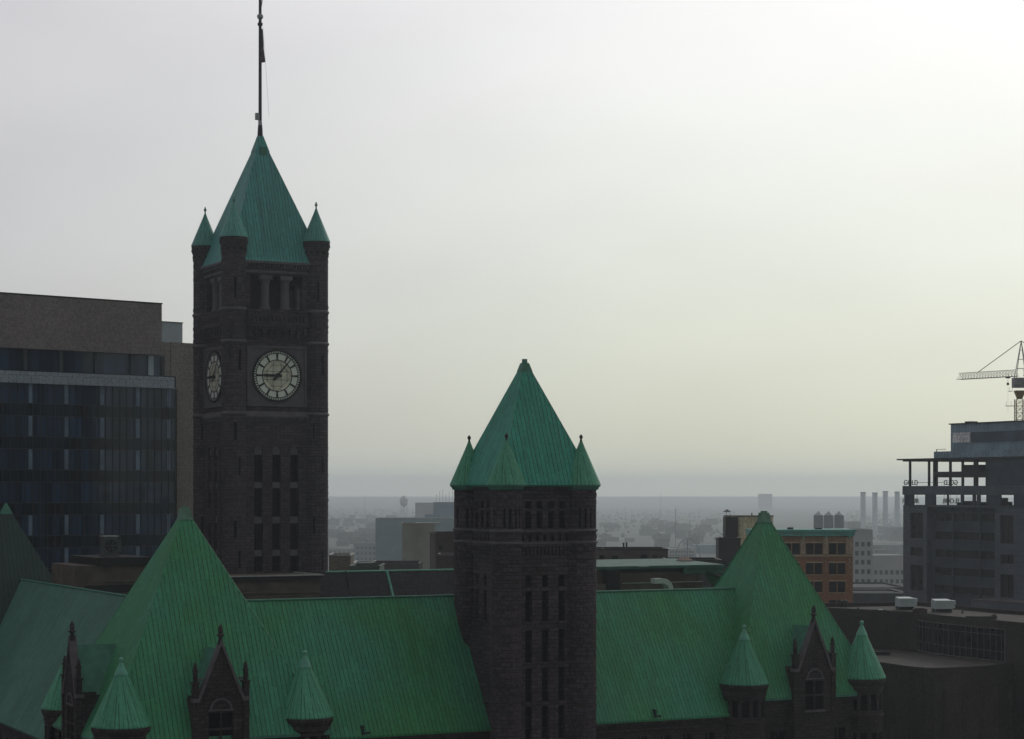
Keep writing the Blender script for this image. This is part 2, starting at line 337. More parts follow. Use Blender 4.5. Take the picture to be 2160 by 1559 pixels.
for side in ('front', 'left', 'right', 'back'):
    P0, u = face_frame(side, CX, CY, H); nrm = (u[1], -u[0])
    at = lambda s_, d: (P0[0]+u[0]*(H+s_)-nrm[0]*d, P0[1]+u[1]*(H+s_)-nrm[1]*d)
    for s_ in (-1.55, 1.55):
        for d in (0.7,):
            m = MB(); c = at(s_, d)
            m.lathe(c[0], c[1], [(0.8, 26.6), (0.8, 26.9), (0.66, 27.0), (0.62, 27.1), (0.6, 30.3), (0.62, 30.5), (0.85, 30.9), (0.9, 31.0)], 20)
            m.obox(c, u, 0.95, 0.7, 31.0, 31.59)
            CB(m, 'belfry_column', COLS)
    # cornice and dentils
    m = MB(); m.obox(at(0, -0.12), u, 5.0, 0.16, 31.9, 32.25); m.obox(at(0, -0.3), u, 5.1, 0.36, 33.25, 33.6)
    for k in range(22):
        m.obox(at(-4.75+k*0.452, -0.2), u, 0.12, 0.22, 32.75, 33.25)
    CB(m, 'cornice', STONE_L)
    # balcony with blind arcade on corbels
    m = MB(); half = 4.7
    q0 = at(-half, -0.8)
    hs = [(0.35+k*0.62, 0.35+k*0.62+0.34, 24.75, 25.55, True) for k in range(14)]
    m.wall(q0, u, 2*half, 24.3, 26.2, hs, 0.25)
    m.wall(at(half, -0.8), (-nrm[0], -nrm[1]), 0.8, 24.3, 26.2, [], 0.1); m.wall(at(-half, 0), nrm, 0.8, 24.3, 26.2, [], 0.1)
    m.obox(at(0, -0.27), u, half-0.02, 0.26, 24.3, 26.0)
    m.obox(at(0, -0.45), u, half+0.12, 0.5, 26.2, 26.42); m.obox(at(0, -0.44), u, half+0.06, 0.47, 24.1, 24.3)
    for k in range(9):
        c = -half+0.35+k*(2*half-0.7)/8
        m.obox(at(c, -0.3), u, 0.2, 0.32, 22.7, 24.1); m.obox(at(c, -0.15), u, 0.17, 0.16, 22.3, 22.7)
    for k in range(8):
        c = -half+0.35+(k+0.5)*(2*half-0.7)/8
        A = [(c+0.39*math.cos(math.pi*j/8), 23.3+0.39*math.sin(math.pi*j/8)) for j in range(9)]
        for (xa, za), (xb, zb) in zip(A, A[1:]):
            p, q = at(xa, -0.55), at(xb, -0.55); m.face([(*p, za), (*q, zb), (*q, 24.1), (*p, 24.1)])
    CB(m, 'balcony', STONE)
    # string course under the clock
    m = MB(); m.obox(at(0, -0.2), u, 5.1, 0.22, 10.7, 11.0); m.face([(*at(-5.1, -0.4), 11.0), (*at(5.1, -0.4), 11.0), (*at(5.0, 0), 11.6), (*at(-5.0, 0), 11.6)])
    for k in range(24): m.obox(at(-4.9+k*0.426, -0.1), u, 0.11, 0.12, 10.3, 10.7)
    CB(m, 'string_course', STONE_L)
    # clock panel
    m = MB(); m.obox(at(0, 0.0), u, 4.65, 0.10, 12.3, 21.2)
    for s_ in (-4.5, 4.5): m.obox(at(s_, -0.14), u, 0.16, 0.16, 12.3, 21.2)
    m.obox(at(0, -0.14), u, 4.34, 0.155, 20.9, 21.2); m.obox(at(0, -0.16), u, 4.34, 0.2, 12.3, 12.65)
    CB(m, 'clock_panel', STONE_L)
    if side in ('front', 'left'):
        zc = 16.85; R = 3.62
        circ = lambda r, d, K=48: [(*at(r*math.sin(2*math.pi*k/K), d), zc+r*math.cos(2*math.pi*k/K)) for k in range(K)]
        m = MB(); A = circ(R, -0.2); m.face(A); B = circ(R, -0.1)
        for k in range(48): m.face([A[k], A[(k+1) % 48], B[(k+1) % 48], B[k]])
        m.m = 1; A = circ(2.28, -0.215, 40)
        m.face(A)
        clock = CB(m, 'clock', [DIAL, AMBER], None, 'white clock face on the broad side of the tall tower' if side == 'front' else 'clock face seen edge-on round the tower corner')
        def ring(m, r0, r1, d, dd=0.12, K=60):
            A = circ(r0, d, K); B = circ(r1, d, K); C = circ(r1, d+dd, K); D = circ(r0, d+dd, K)
            for k in range(K):
                j = (k+1) % K
                m.face([A[k], A[j], B[j], B[k]]); m.face([B[k], B[j], C[j], C[k]]); m.face([A[k], A[j], D[j], D[k]])
        m = MB(); ring(m, R-0.02, R+0.26, -0.34, 0.26); m.build('clock_rim', BLACK, clock)
        m = MB(); ring(m, 2.24, 2.36, -0.26, 0.04); m.build('dial_ring', BLACK, clock)
        m = MB(); ring(m, 3.22, 3.32, -0.25, 0.04)
        def bar(m, ang, r0, r1, w0, w1, d, dd=0.05):
            sa, ca = math.sin(ang), math.cos(ang)
            q = [(r0*sa-w0*ca, r0*ca+w0*sa), (r0*sa+w0*ca, r0*ca-w0*sa), (r1*sa+w1*ca, r1*ca-w1*sa), (r1*sa-w1*ca, r1*ca+w1*sa)]
            A = [(*at(x, d), zc+z) for x, z in q]; B = [(*at(x, d+dd), zc+z) for x, z in q]
            m.face(A)
            for k in range(4): m.face([A[k], A[(k+1) % 4], B[(k+1) % 4], B[k]])
        for k in range(60): bar(m, math.radians(6*k+3), 3.30, R, 0.055, 0.075, -0.24, 0.03)
        m.build('minute_track', BLACK, clock)
        m = MB()
        for x in (-1.55, -0.62, 0.62, 1.55):
            e = math.sqrt(2.24**2-x*x); p = [(x-0.03, -e), (x+0.03, -e), (x+0.03, e), (x-0.03, e)]
            if abs(x) > 1: p = [(x-0.03, -1), (x+0.03, -1), (x+0.03, 1), (x-0.03, 1)]
            m.face([(*at(i, -0.225), zc+j) for i, j in p]); m.face([(*at(j, -0.228), zc+i) for i, j in p])
        for a0 in range(0, 360, 90):
            r_ = math.radians(a0); q = math.radians(a0+90)
            x0, z0, x1, z1 = 2.24*math.sin(r_), 2.24*math.cos(r_), 2.24*math.sin(q), 2.24*math.cos(q)
            m.tube((*at(x0, -0.23), zc+z0), (*at(x1, -0.23), zc+z1), 0.028, 4)
        m.build('lead_lines', BLACK, clock)
        for k in range(12):
            m = MB(); bar(m, math.radians(30*k), 2.34, 3.24, 0.11, 0.15, -0.27, 0.05); m.build('hour_mark', BLACK, clock)
        m = MB(); bar(m, math.radians(41), -0.9, 3.3, 0.15, 0.06, -0.42, 0.05); m.build('clock_hand', BLACK, clock)['label'] = 'long thin minute hand pointing up and right'
        m = MB(); bar(m, math.radians(271), -0.7, 1.5, 0.2, 0.17, -0.36, 0.05); bar(m, math.radians(271), 1.5, 2.3, 0.27, 0.06, -0.361, 0.05); ring(m, 0, 0.36, -0.45, 0.1, 16)
        m.build('clock_hand', BLACK, clock)['label'] = 'short broad hour hand pointing to nine'
A16 = lambda deg: int((deg % 360)/22.5)
for (i, j) in ((-1, -1), (1, -1), (-1, 1), (1, 1)):
    cx, cy = CX+i*6.45, CY+j*6.45
    sl = [(A16(220), 13.9, 16.6, 0.3), (A16(230), 7.6, 10, 0.3), (A16(290), 2.5, 5, 0.3), (A16(225), -6.5, -4, 0.3), (A16(285), -11.8, -9.2, 0.3), (A16(250), 28, 31, 0.3), (A16(290), 17, 20, 0.3)]
    if (i, j) == (-1, -1): sl = [(A16(272), 17.4, 20.4, 0.42), (A16(250), 7.3, 9.9, 0.42), (A16(272), 2.1, 4.8, 0.42), (A16(250), -7.0, -4.4, 0.42), (A16(272), -11.4, -8.8, 0.42), (A16(250), 28, 31, 0.42)]
    t = slit_turret('turret', cx, cy, 1.78, -54, 34.6, sl)
    m = MB()
    m.lathe(cx, cy, [(1.78, 34.6), (1.86, 34.62), (1.86, 35.7), (1.98, 35.75), (1.98, 36.35), (2.05, 36.5), (2.05, 36.95)], 20)
    for k in range(14):
        a = 2*math.pi*k/14; m.obox((cx+1.95*math.cos(a), cy+1.95*math.sin(a)), (math.cos(a), math.sin(a)), 0.13, 0.14, 36.05, 36.4)
    m.build('turret_crown', STONE_R, t)
    m = MB()
    for k in range(12):
        a = 2*math.pi*(k+0.5)/12; c = (cx+1.84*math.cos(a), cy+1.84*math.sin(a)); m.tube((c[0], c[1], 35.2), (c[0]+0.06*math.cos(a), c[1]+0.06*math.sin(a), 35.2), 0.2, 10)
    m.build('round_opening', DARK, t)
    m = MB(); m.lathe(cx, cy, [(2.12, 36.9), (2.1, 37.05), (0.42, 41.1), (0.12, 41.9)], 20); m.build('cone_roof', COP_T1, t)
    m = MB(); m.lathe(cx, cy, [(0.44, 40.75), (0.46, 40.85), (0.12, 41.85), (0.09, 42.2), (0.2, 42.35), (0.22, 42.5), (0.1, 42.7), (0.12, 42.85), (0, 42.9)], 12); m.build('finial', COP_E, t)
    for z in (26.4, 11.2, 21.7): m = MB(); m.lathe(cx, cy, [(1.8, z-0.2), (1.95, z-0.1), (1.95, z+0.1), (1.8, z+0.3)], 20, False); m.build('stone_band', STONE_L, t)
m = MB(); m.pyramid(CX, CY, 7.55, 7.55, 33.62, 34.0, 0.965); m.pyramid(CX, CY, 7.29, 7.29, 34.0, 50.9, 0.135)
roof = CB(m, 'tower_roof', COP_B, None, 'steep sea-green pyramid roof of the clock tower')
m = MB(); m.pyramid(CX, CY, 1.12, 1.12, 50.7, 53.2, 0.33); m.build('roof_cap', COP_B, roof)
m = MB(); m.box(CX-0.35, CX+0.55, CY-1.35, CY-0.7, 50.2, 51.4); m.build('roof_hatch', COP_E, roof)
m = MB(); m.lathe(CX, CY, [(0.42, 53.1), (0.36, 54.4), (0.26, 55.4), (0.22, 74), (0.17, 78)], 12)
fp = CB(m, 'flagpole', POLE)
m = MB(); m.ball((CX, CY, 71.15), 0.48, 14); m.build('pole_ball', LEAD, fp)
m = MB(); m.lathe(CX, CY, [(0.24, 69.7), (0.4, 69.9), (0.4, 70.15), (0.24, 70.3)], 10); m.build('pole_truck', BLACK, fp)
m = MB(); m.box(CX-0.75, CX-0.2, CY-0.3, CY+0.2, 55.6, 56.6); m.box(CX-0.35, CX+0.1, CY-0.4, CY-0.1, 54.8, 55.5); m.build('signal_lamp', LEAD, fp)
m = MB(); m.tube((CX+0.3, CY-0.4, 69.6), (CX+1.1, CY-0.9, 56), 0.014, 4); m.tube((CX+0.1, CY, 78), (CX+0.55, CY, 75), 0.06, 5); m.tube((CX+0.55, CY, 75), (CX+0.1, CY, 72), 0.06, 5); m.build('halyard', POLE, fp)
# furled flag, a separate thing hanging from the pole
flag = MB()
K = 14
for r_ in range(10):
    z0 = 69.3-r_*0.5; z1 = z0-0.5
    def fp_(k, z):
        t = (69.3-z)/5; a = k/K*2*math.pi; rr = (0.10+0.34*t)*(1+0.22*math.sin(3*a+z*1.3)); return (0.28+0.05*t+rr*math.cos(a)*0.9, rr*math.sin(a)*0.7, z)
    for k in range(K): flag.face([fp_(k, z0), fp_(k+1, z0), fp_(k+1, z1), fp_(k, z1)])
FLAGM = plain('flag_cloth', (0.10, 0.07, 0.09), 0.9, 0.5, 3)
cpos = Matrix.Rotation(TH, 4, 'Z') @ Vector((CX, CY, 0))
fo = flag.build('furled_flag', FLAGM, None, (1.5+cpos.x, 245+cpos.y, EYE)); tag(fo, 'limp furled flag hanging from the pole above the clock tower', 'flag')
# ---------------------------------------------------------------- middle tower
MX, MY, MH = -4.0, -7.7, 5.0
shaft = MB(); W1 = []; W2 = []
for side in ('front', 'left', 'right', 'back'):
    P0, u = face_frame(side, MX, MY, MH); L = 2*MH; c0 = L/2
    hs = []
    for k in range(4):
        c = c0+(k-1.5)*1.42
        hs.append((c-0.37, c+0.37, -4.25, -2.35)); hs.append((c-0.37, c+0.37, -2.05, -1.25)); 
    W1 += [(P0, u, h) for h in hs]
    h2 = []
    for k in range(3):
        c = c0+(k-1)*2.08
        h2.append((c-0.42, c+0.42, -10.8 if False else -10.75, -9.4, True))
        for za, zb in ((-14.6, -11.2), (-19.15, -15.5), (-23.5, -19.75), (-27.7, -24.0)):
            if side == 'left' and za < -15: continue
            h2.append((c-0.42, c+0.42, za, zb))
    W2 += [(P0, u, h) for h in h2]
    h3 = [(c0-3.95+k*0.93, c0-3.95+k*0.93+0.36, -5.65, -4.95) for k in range(9)]
    W2 += [(P0, u, h, 0) for h in h3]
    shaft.wall(P0, u, L, -54, 0.5, hs+h2+h3, 0.55)
    nrm = (u[1], -u[0]); at = lambda s_, d: (P0[0]+u[0]*(MH+s_)-nrm[0]*d, P0[1]+u[1]*(MH+s_)-nrm[1]*d)
    m = MB()
    m.obox(at(0, -0.1), u, 4.0, 0.14, -4.62, -4.42); CB(m, 'stone_band', STONE_L)
    m = MB(); m.obox(at(0, -0.08), u, 4.0, 0.1, -5.95, -5.75); CB(m, 'stone_band', STONE_L)
    m = MB(); m.obox(at(0, -0.15), u, 4.2, 0.16, 0.1, 0.4); CB(m, 'stone_band', STONE)
    m = MB()
    for k in range(17): m.obox(at(-3.75+k*0.47, -0.12), u, 0.13, 0.14, -7.1, -6.3)
    m.obox(at(0, -0.16), u, 4.0, 0.17, -6.3, -5.95)
    CB(m, 'corbel_table', STONE)
    for k in range(3):
        c = (k-1)*2.08
        for z in (-14.85, -19.45, -23.75): m = MB(); m.obox(at(c, -0.05), u, 0.55, 0.07, z-0.12, z+0.12); CB(m, 'window_sill', STONE)
tw = CB(shaft, 'tower_wall', STONE, None, 'dark granite shaft of the shorter middle tower')
for t in W1+W2: 
    h = t[2]; big = h[3]-h[2] > 2.5
    window(tw, t[0], t[1], h[0], h[1], h[2], h[3], 0.55, 0, 2 if big else 0, loc=(0, 0, 0), w=0.03, fm=BLACK)
for (i, j) in ((-1, -1), (1, -1), (-1, 1), (1, 1)):
    cx, cy = MX+i*4.7, MY+j*4.7
    sl = [(A16(d), -4.2, -2.0, 0.26) for d in (200, 225, 250, 285, 305)]
    t = slit_turret('turret', cx, cy, 1.72, -13.0 if (i, j) == (-1, 1) else -54, 0.3, sl)      # the one over the ridge is corbelled out above the roof
    if (i, j) == (-1, 1): m = MB(); m.lathe(cx, cy, [(0.15, -20.5), (0.8, -17.2), (1.35, -14.8), (1.72, -12.9)], 16, False); m.build('corbel', STONE, t)
    m = MB(); m.lathe(cx, cy, [(1.72, 0.0), (1.95, 0.1), (2.05, 0.35), (2.2, 0.4), (2.2, 0.62)], 20); m.build('turret_cornice', COP_E, t)
    m = MB(); m.lathe(cx, cy, [(2.28, 0.6), (2.2, 0.75), (0.45, 4.75), (0.15, 5.5)], 20); m.build('cone_roof', COP_T2, t)
    m = MB(); m.lathe(cx, cy, [(0.5, 4.45), (0.5, 4.55), (0.16, 5.45), (0.1, 5.75), (0.19, 5.85), (0.2, 6.05), (0.1, 6.2), (0, 6.3)], 12); m.build('finial', POLE, t)
    for z in (-4.52, -5.85): m = MB(); m.lathe(cx, cy, [(1.74, z-0.14), (1.9, z-0.08), (1.9, z+0.08), (1.74, z+0.2)], 20, False); m.build('stone_band', STONE_L, t)
m = MB(); m.pyramid(MX, MY, 6.0, 6.0, 0.55, 0.85, 0.985); m.pyramid(MX, MY, 5.9, 5.9, 0.85, 13.45, 0.105)
roof = CB(m, 'tower_roof', COP_M, None, 'bright green pyramid roof of the shorter middle tower')
m = MB(); m.box(MX-5.6, MX+5.6, MY-5.6, MY+5.6, 0.35, 0.6); m.build('gutter', COP_E, roof)
m = MB(); m.pyramid(MX, MY, 0.68, 0.68, 13.4, 14.4, 0.55); m.lathe(MX, MY, [(0.34, 14.35), (0.3, 14.85)], 10); m.build('roof_cap', COP_E, roof)
# ---------------------------------------------------------------- wings
def gable_roof(axis, c, a0, a1, half, ze, zr):
    m = MB(); e = 0.25
    def P(l, s, z): return (l, c+s, z) if axis == 'a' else (c+s, l, z)
    for s in (-1, 1):
        m.face([P(a0, s*half, ze), P(a1, s*half, ze), P(a1, 0, zr), P(a0, 0, zr)])
        m.face([P(a0, s*half, ze), P(a1, s*half, ze), P(a1, s*half, ze-e), P(a0, s*half, ze-e)])
    for l in (a0, a1): m.face([P(l, -half, ze), P(l, half, ze), P(l, 0, zr)])
    return m
def ridge(axis, c, a0, a1, zr, name, mat, parent):
    m = MB()
    p, q = ((a0, c, zr+0.05), (a1, c, zr+0.05)) if axis == 'a' else ((c, a0, zr+0.05), (c, a1, zr+0.05))
    m.tube(p, q, 0.13, 8); return m.build(name, mat, parent)
m = gable_roof('a', 0, -40, 33, 9.2, -26.6, -12.2); fr = CB(m, 'wing_roof', COP, None, 'long green copper roof between the two corner pyramids')
ridge('a', 0, -40, 33, -12.2, 'ridge_roll', COP_E, fr)
m = gable_roof('b', -43.2, 5, 66, 9.6, -28.2, -12.2); lr = CB(m, 'wing_roof', COP_W, None, 'grey-green roof slope behind the left pyramid'); ridge('b', -43.2, 5, 66, -12.2, 'ridge_roll', COP_E, lr)
m = gable_roof('a', 71, -40, 40, 9.2, -26.6, -12.2); rr_ = CB(m, 'wing_roof', SLATE, None, 'dark roof slope beyond the front wing with pale copper hips'); ridge('a', 71, 2, 30, -12.2, 'ridge_roll', COP_C, rr_)
for a in (6.6, 13.3):
    m = MB(); m.tube((a, 71, -12.1), (a, 61.9, -26.5), 0.2 if a > 8 else 0.14, 6); m.build('copper_rib', COP_C if a > 8 else SLATE, rr_)
for k, a in enumerate((-24.5, 12.3)):
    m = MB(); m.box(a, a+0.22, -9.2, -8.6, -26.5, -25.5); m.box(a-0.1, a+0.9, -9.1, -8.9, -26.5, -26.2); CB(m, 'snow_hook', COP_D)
# walls of the wings
m = MB()
fw = [(1.6+k*3.1, 2.9+k*3.1, -33.5, -28.6) for k in range(24)]
m.wall((-41, -8.7), (1, 0), 75, -54, -27.2, fw, 0.5)
m.box(-41, 34, -9.1, -8.6, -27.2, -26.9); m.box(-41, 34, -8.95, -8.6, -28.0, -27.75)
m.wall((-52.4, 66), (0, -1), 66, -54, -28.6, [(2+k*3.1, 3.3+k*3.1, -35, -30) for k in range(20)], 0.5)
m.box(-52.8, -52.2, 0, 66, -28.6, -28.3)
m.box(-41, 40, 79.5, 79.7, -54, -27); m.box(34, 42.5, 0, 66, -54, -20)
wl = CB(m, 'wing_wall', STONE_R)
for k in range(24):
    if 9 < k < 13: continue
    window(wl, (-41, -8.7), (1, 0), fw[k][0], fw[k][1], fw[k][2], fw[k][3], 0.5, 1, 1, loc=(0, 0, 0))
# ---------------------------------------------------------------- courtyard blocks between the wings
m = MB(); m.box(-18, -1.8, 60, 70, -54, -12.15); m.box(-18.2, -1.6, 59.8, 60, -14.6, -14.4); cb = CB(m, 'courtyard_block', BROWN_W, None, 'brown plinth block at the foot of the clock tower')
m = MB(); m.box(-18.3, -1.5, 59.5, 60.1, -12.15, -12.0); m.box(-1.7, -1.4, 59.5, 71, -12.15, -12.0); m.build('flashing', LEAD, cb)
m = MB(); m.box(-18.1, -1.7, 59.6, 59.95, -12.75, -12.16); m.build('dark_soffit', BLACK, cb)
m = MB(); m.box(-41, -31.3, 46, 58, -54, -9.7); m.box(-41, -31.3, 45.2, 46, -54, -11.75); c2 = CB(m, 'courtyard_block', BROWN_W, None, 'brown flat-topped block behind the left pyramid')
m = MB(); m.box(-38.5, -31.0, 45.4, 58, -9.69, -8.7); m.box(-40, -31, 45.0, 45.2, -13.2, -12.2); m.build('black_slab', BLACK, c2)
m = MB(); m.box(-38.2, -32.3, 45.0, 45.6, -11.74, -11.64); m.box(-37.5, -34, 45.3, 45.6, -8.69, -8.6); m.build('flashing', STONE_L, c2)
m = MB(); m.box(17, 33, 14.3, 26, -54, -10.1); m.box(17, 33, 13.4, 14.3, -54, -11.95); c3 = CB(m, 'courtyard_block', BROWN_W, None, 'low brown courtyard block under a green copper roof edge')
m = MB(); m.box(16.5, 36.5, 13.6, 26.5, -10.1, -9.75); m.box(30.5, 36.5, 13.9, 25, -10.9, -10.12); m.face([(16.5, 13.8, -9.74), (36.5, 13.8, -9.74), (36.5, 26, -9.3), (16.5, 26, -9.3)]); m.face([(33, 14, -10.1), (39, 11, -13.2), (39, 20, -13.2), (36.5, 20, -10.1)]); m.build('copper_coping', plain('dull_copper', (0.045, 0.130, 0.100), 0.7, 0.3, 0.5), c3)
m = MB(); m.box(21, 33, 13.2, 13.5, -11.94, -11.86); m.box(23.5, 25, 13.45, 13.59, -9.86, -9.76); m.build('flashing', LEAD, c3)
m = MB(); m.box(18.6, 20.4, 13.0, 14.4, -14, -10.15); m.box(18.3, 30.3, 14.1, 14.29, -10.6, -10.12); m.build('recess_shade', BLACK, c3)  # black solids stand in for the shade of a recess below the coping
m = gable_roof('b', 33.6, 8, 62, 9.0, -26.0, -12.6); rw = CB(m, 'wing_roof', COP, None, 'roof of the right side wing, mostly hidden')
# ---------------------------------------------------------------- dormers
def dormer(tf, label, w=2.9):
    def M_(): return MB(tf)
    m = M_()
    m.wall((-w, 0), (1, 0), 2*w, -54 if False else -30.5, -21.5, [(w-1.3, w-0.09, -26.4, -24.75), (w+0.09, w+1.3, -26.4, -24.75), (w-1.3, w-0.09, -24.55, -22.95), (w+0.09, w+1.3, -24.55, -22.95)], 0.45)
    for s_ in (-1, 1):
        m.face([(s_*w, 0, -30.5), (s_*w, 6, -30.5), (s_*w, 6, -21.5), (s_*w, 0, -21.5)])
    m.box(-w, w, 0.0, 2, -21.5, -21.2)
    # gable
    m.prism([(0, 0)]*0 or [(-2.35, 0.02), (2.35, 0.02), (2.35, 0.5), (-2.35, 0.5)], -21.5, -21.0)
    for y, fl_ in ((0.02, 1), (0.55, 0)): m.face([(-2.3, y, -21.2), (2.3, y, -21.2), (0, y, -15.7)])
    d = CB(m, 'dormer', STONE_R, None, label)
    g = M_()
    for s_ in (-1, 1):
        A = [(s_*2.75, -21.6), (s_*2.3, -20.9), (s_*0.12, -15.4), (0, -15.8), (s_*2.15, -21.5)]
        f0 = [(x, -0.18, z) for x, z in ((s_*2.6, -21.55), (0, -15.35), (0, -15.95), (s_*2.25, -21.55))]; f1 = [(x, 0.62, z) for x, y, z in f0]
        g.face(f0); g.face(f1); g.face([f0[0], f0[1], f1[1], f1[0]]); g.face([f0[2], f0[3], f1[3], f1[2]])
        g.box(min(s_*2.3, s_*3.05), max(s_*2.3, s_*3.05), -0.2, 0.7, -21.75, -21.35)
        g.box(min(s_*2.0, s_*2.8), max(s_*2.0, s_*2.8), 0.1, 0.35, -19.6, -19.35)
    g.build('gable_coping', STONE_L, d)
    g = M_(); K = 12
    for r0, r1 in ((1.0, 1.2), ):
        A = [((r0*math.cos(math.pi*k/K)), -22.6+r0*math.sin(math.pi*k/K)) for k in range(K+1)]; B = [((r1*math.cos(math.pi*k/K)), -22.6+r1*math.sin(math.pi*k/K)) for k in range(K+1)]
        for k in range(K):
            g.face([(A[k][0], -0.12, A[k][1]), (A[k+1][0], -0.12, A[k+1][1]), (B[k+1][0], -0.12, B[k+1][1]), (B[k][0], -0.12, B[k][1])])
            g.face([(B[k][0], -0.12, B[k][1]), (B[k+1][0], -0.12, B[k+1][1]), (B[k+1][0], 0, B[k+1][1]), (B[k][0], 0, B[k][1])])
    g.box(-1.35, 1.35, -0.1, 0.02, -22.75, -22.6); g.box(-1.5, 1.5, -0.2, 0.02, -26.65, -26.42)
    g.build('arch_moulding', STONE_L, d)
    for a, b in ((-1.3, -0.09), (0.09, 1.3)):
        for za, zb in ((-26.4, -24.75), (-24.55, -22.95)):
            g = M_(); g.face([(a, 0.42, za), (b, 0.42, za), (b, 0.42, zb), (a, 0.42, zb)]); g.build('window', DARK, d)
    for s_ in (-1, 1):
        g = M_(); x = s_*2.72
        g.box(x-0.3, x+0.3, -0.15, 0.45, -27, -19.9); g.box(x-0.4, x+0.4, -0.25, 0.55, -19.9, -19.7)
        g.lathe(x, 0.15, [(0.27, -19.7), (0.25, -18.7), (0.34, -18.65), (0.34, -18.5), (0.24, -18.45), (0.2, -18.0), (0.06, -17.7)], 8); g.build('pinnacle', STONE_R, d)
    g = M_(); g.lathe(0, 0.2, [(0.36, -15.9), (0.2, -15.3), (0.22, -15.1), (0.42, -15.0), (0.42, -14.88), (0.2, -14.8), (0.27, -14.6), (0.24, -14.2), (0.05, -13.85)], 8); g.build('finial', STONE_R, d)
    g = M_()
    for s_ in (-1, 1): g.face([(s_*2.5, 0.6, -21.6), (s_*2.5, 9, -21.6), (0, 9, -16.4), (0, 0.6, -16.4)])
    g.build('dormer_roof', COP_E, d)
    return d
def pavilion(cx, cy, hr, hw, ts, z_e, apex, mat, lab, dormers, turrets, tr, zt, front_w=True):
    k = 0.045
    m = MB(); m.pyramid(cx, cy, hr, hr, z_e, apex-(apex-z_e)*k, k)
    r = CB(m, 'pavilion_roof', mat, None, 'green pyramid roof of the '+lab)
    for i, j in ((-1, -1), (1, -1), (1, 1), (-1, 1)):
        g = MB(); g.tube((cx+i*hr, cy+j*hr, z_e+0.02), (cx+i*0.5, cy+j*0.5, apex-(apex-z_e)*k), 0.06, 6); g.build('hip_roll', mat, r)
    m = MB(); m.pyramid(cx, cy, 0.66, 0.66, apex-1.25, apex-0.1, 0.72); m.box(cx-0.3, cx+0.3, cy-0.3, cy+0.3, apex-0.1, apex+0.12); m.box(cx-0.74, cx+0.74, cy-0.74, cy+0.74, apex-1.36, apex-1.24); m.build('roof_cap', plain('cap_grey_green', (0.13, 0.27, 0.20), 0.55, 0.25, 1.2), r)
    m = MB(); m.pyramid(cx, cy, hr+0.02, hr+0.02, z_e-0.3, z_e-0.02, 0.999); m.build('gutter', COP_E, r)
    m = MB()
    for side in ('front', 'left', 'right', 'back'):
        P0, u = face_frame(side, cx, cy, hw); hs = []
        if side in ('front', 'left'):
            for c in (-4.3, 0, 4.3):
                for q in (-1.2, 0.12): hs.append((hw+c+q, hw+c+q+1.08, -33, -28.9))
        m.wall(P0, u, 2*hw, -54, z_e-0.3, hs, 0.5)
        nrm = (u[1], -u[0]); at = lambda s_, d: (P0[0]+u[0]*(hw+s_)-nrm[0]*d, P0[1]+u[1]*(hw+s_)-nrm[1]*d)
        m.obox(at(0, -0.2), u, hw, 0.22, z_e-0.75, z_e-0.31); m.obox(at(0, -0.12), u, hw, 0.14, -27.6, -27.3)
        if side == 'front': fh = (P0, u, hs)
    w_ = CB(m, 'pavilion_wall', STONE_R, None, 'dark granite wall of the '+lab)
    for h in fh[2]: window(w_, fh[0], fh[1], h[0], h[1], h[2], h[3], 0.5, 0, 1, loc=(0, 0, 0))
    for i, j in turrets:
        tx, ty = cx+i*ts, cy+j*ts; n = 12; R = tr-0.4
        m = MB(); P = [(tx+R*math.cos(2*math.pi*(q+0.5)/n), ty+R*math.sin(2*math.pi*(q+0.5)/n)) for q in range(n)]; pans = []
        for q in range(n):
            a, b = P[q], P[(q+1) % n]; L = math.dist(a, b); u = ((b[0]-a[0])/L, (b[1]-a[1])/L)
            hs = [(L/2-0.42, L/2+0.42, zt-3.9, zt-1.9), (L/2-0.42, L/2+0.42, zt-9.5, zt-6.6)]
            m.wall(a, u, L, -54, zt-0.3, hs, 0.4); pans += [(a, u, h) for h in hs] if i*0+q in (5, 6, 7, 8, 9, 10) else []
        m.lathe(tx, ty, [(R, zt-1.5), (R+0.12, zt-1.4), (R+0.12, zt-0.9), (tr-0.05, zt-0.45), (tr-0.05, zt-0.02)], 24); m.lathe(tx, ty, [(R, zt-4.7), (R+0.16, zt-4.6), (R+0.16, zt-4.4), (R, zt-4.2)], 24, False)
        t = CB(m, 'turret', STONE_R)
        for a, u, h in pans: window(t, a, u, h[0], h[1], h[2], h[3], 0.4, 0, 0, loc=(0, 0, 0))
        m = MB(); m.lathe(tx, ty, [(tr, zt-0.05), (tr, zt+0.1), (0.5, zt+5.5)], 28); m.build('cone_roof', COP_T2, t)
        m = MB(); m.lathe(tx, ty, [(0.72, zt+5.15), (0.7, zt+5.25), (0.22, zt+6.3), (0.16, zt+6.5), (0.24, zt+6.6), (0.24, zt+6.85), (0.1, zt+6.95)], 16); m.build('finial', COP_C, t)
    return r
pavilion(-41.5, 0, 12.2, 11.2, 10.0, -25.6, -1.85, COP, 'left corner pavilion', 1, ((-1, -1), (1, -1), (-1, 1)), 3.08, -24.0)
pavilion(33.6, 0, 10.25, 9.5, 8.6, -24.8, -2.7, COP, 'right corner pavilion', 1, ((-1, -1), (1, -1)), 2.95, -23.0)
dormer(lambda x, y, z: (-41.7+x, -12.5+y, z), 'stone gable dormer on the left pyramid')
dormer(lambda x, y, z: (33.7+x, -10.7+y, z), 'stone gable dormer on the right pyramid')
dormer(lambda x, y, z: (-54.0+y, 0.3-x, z), 'narrow dormer seen side-on at the far left')
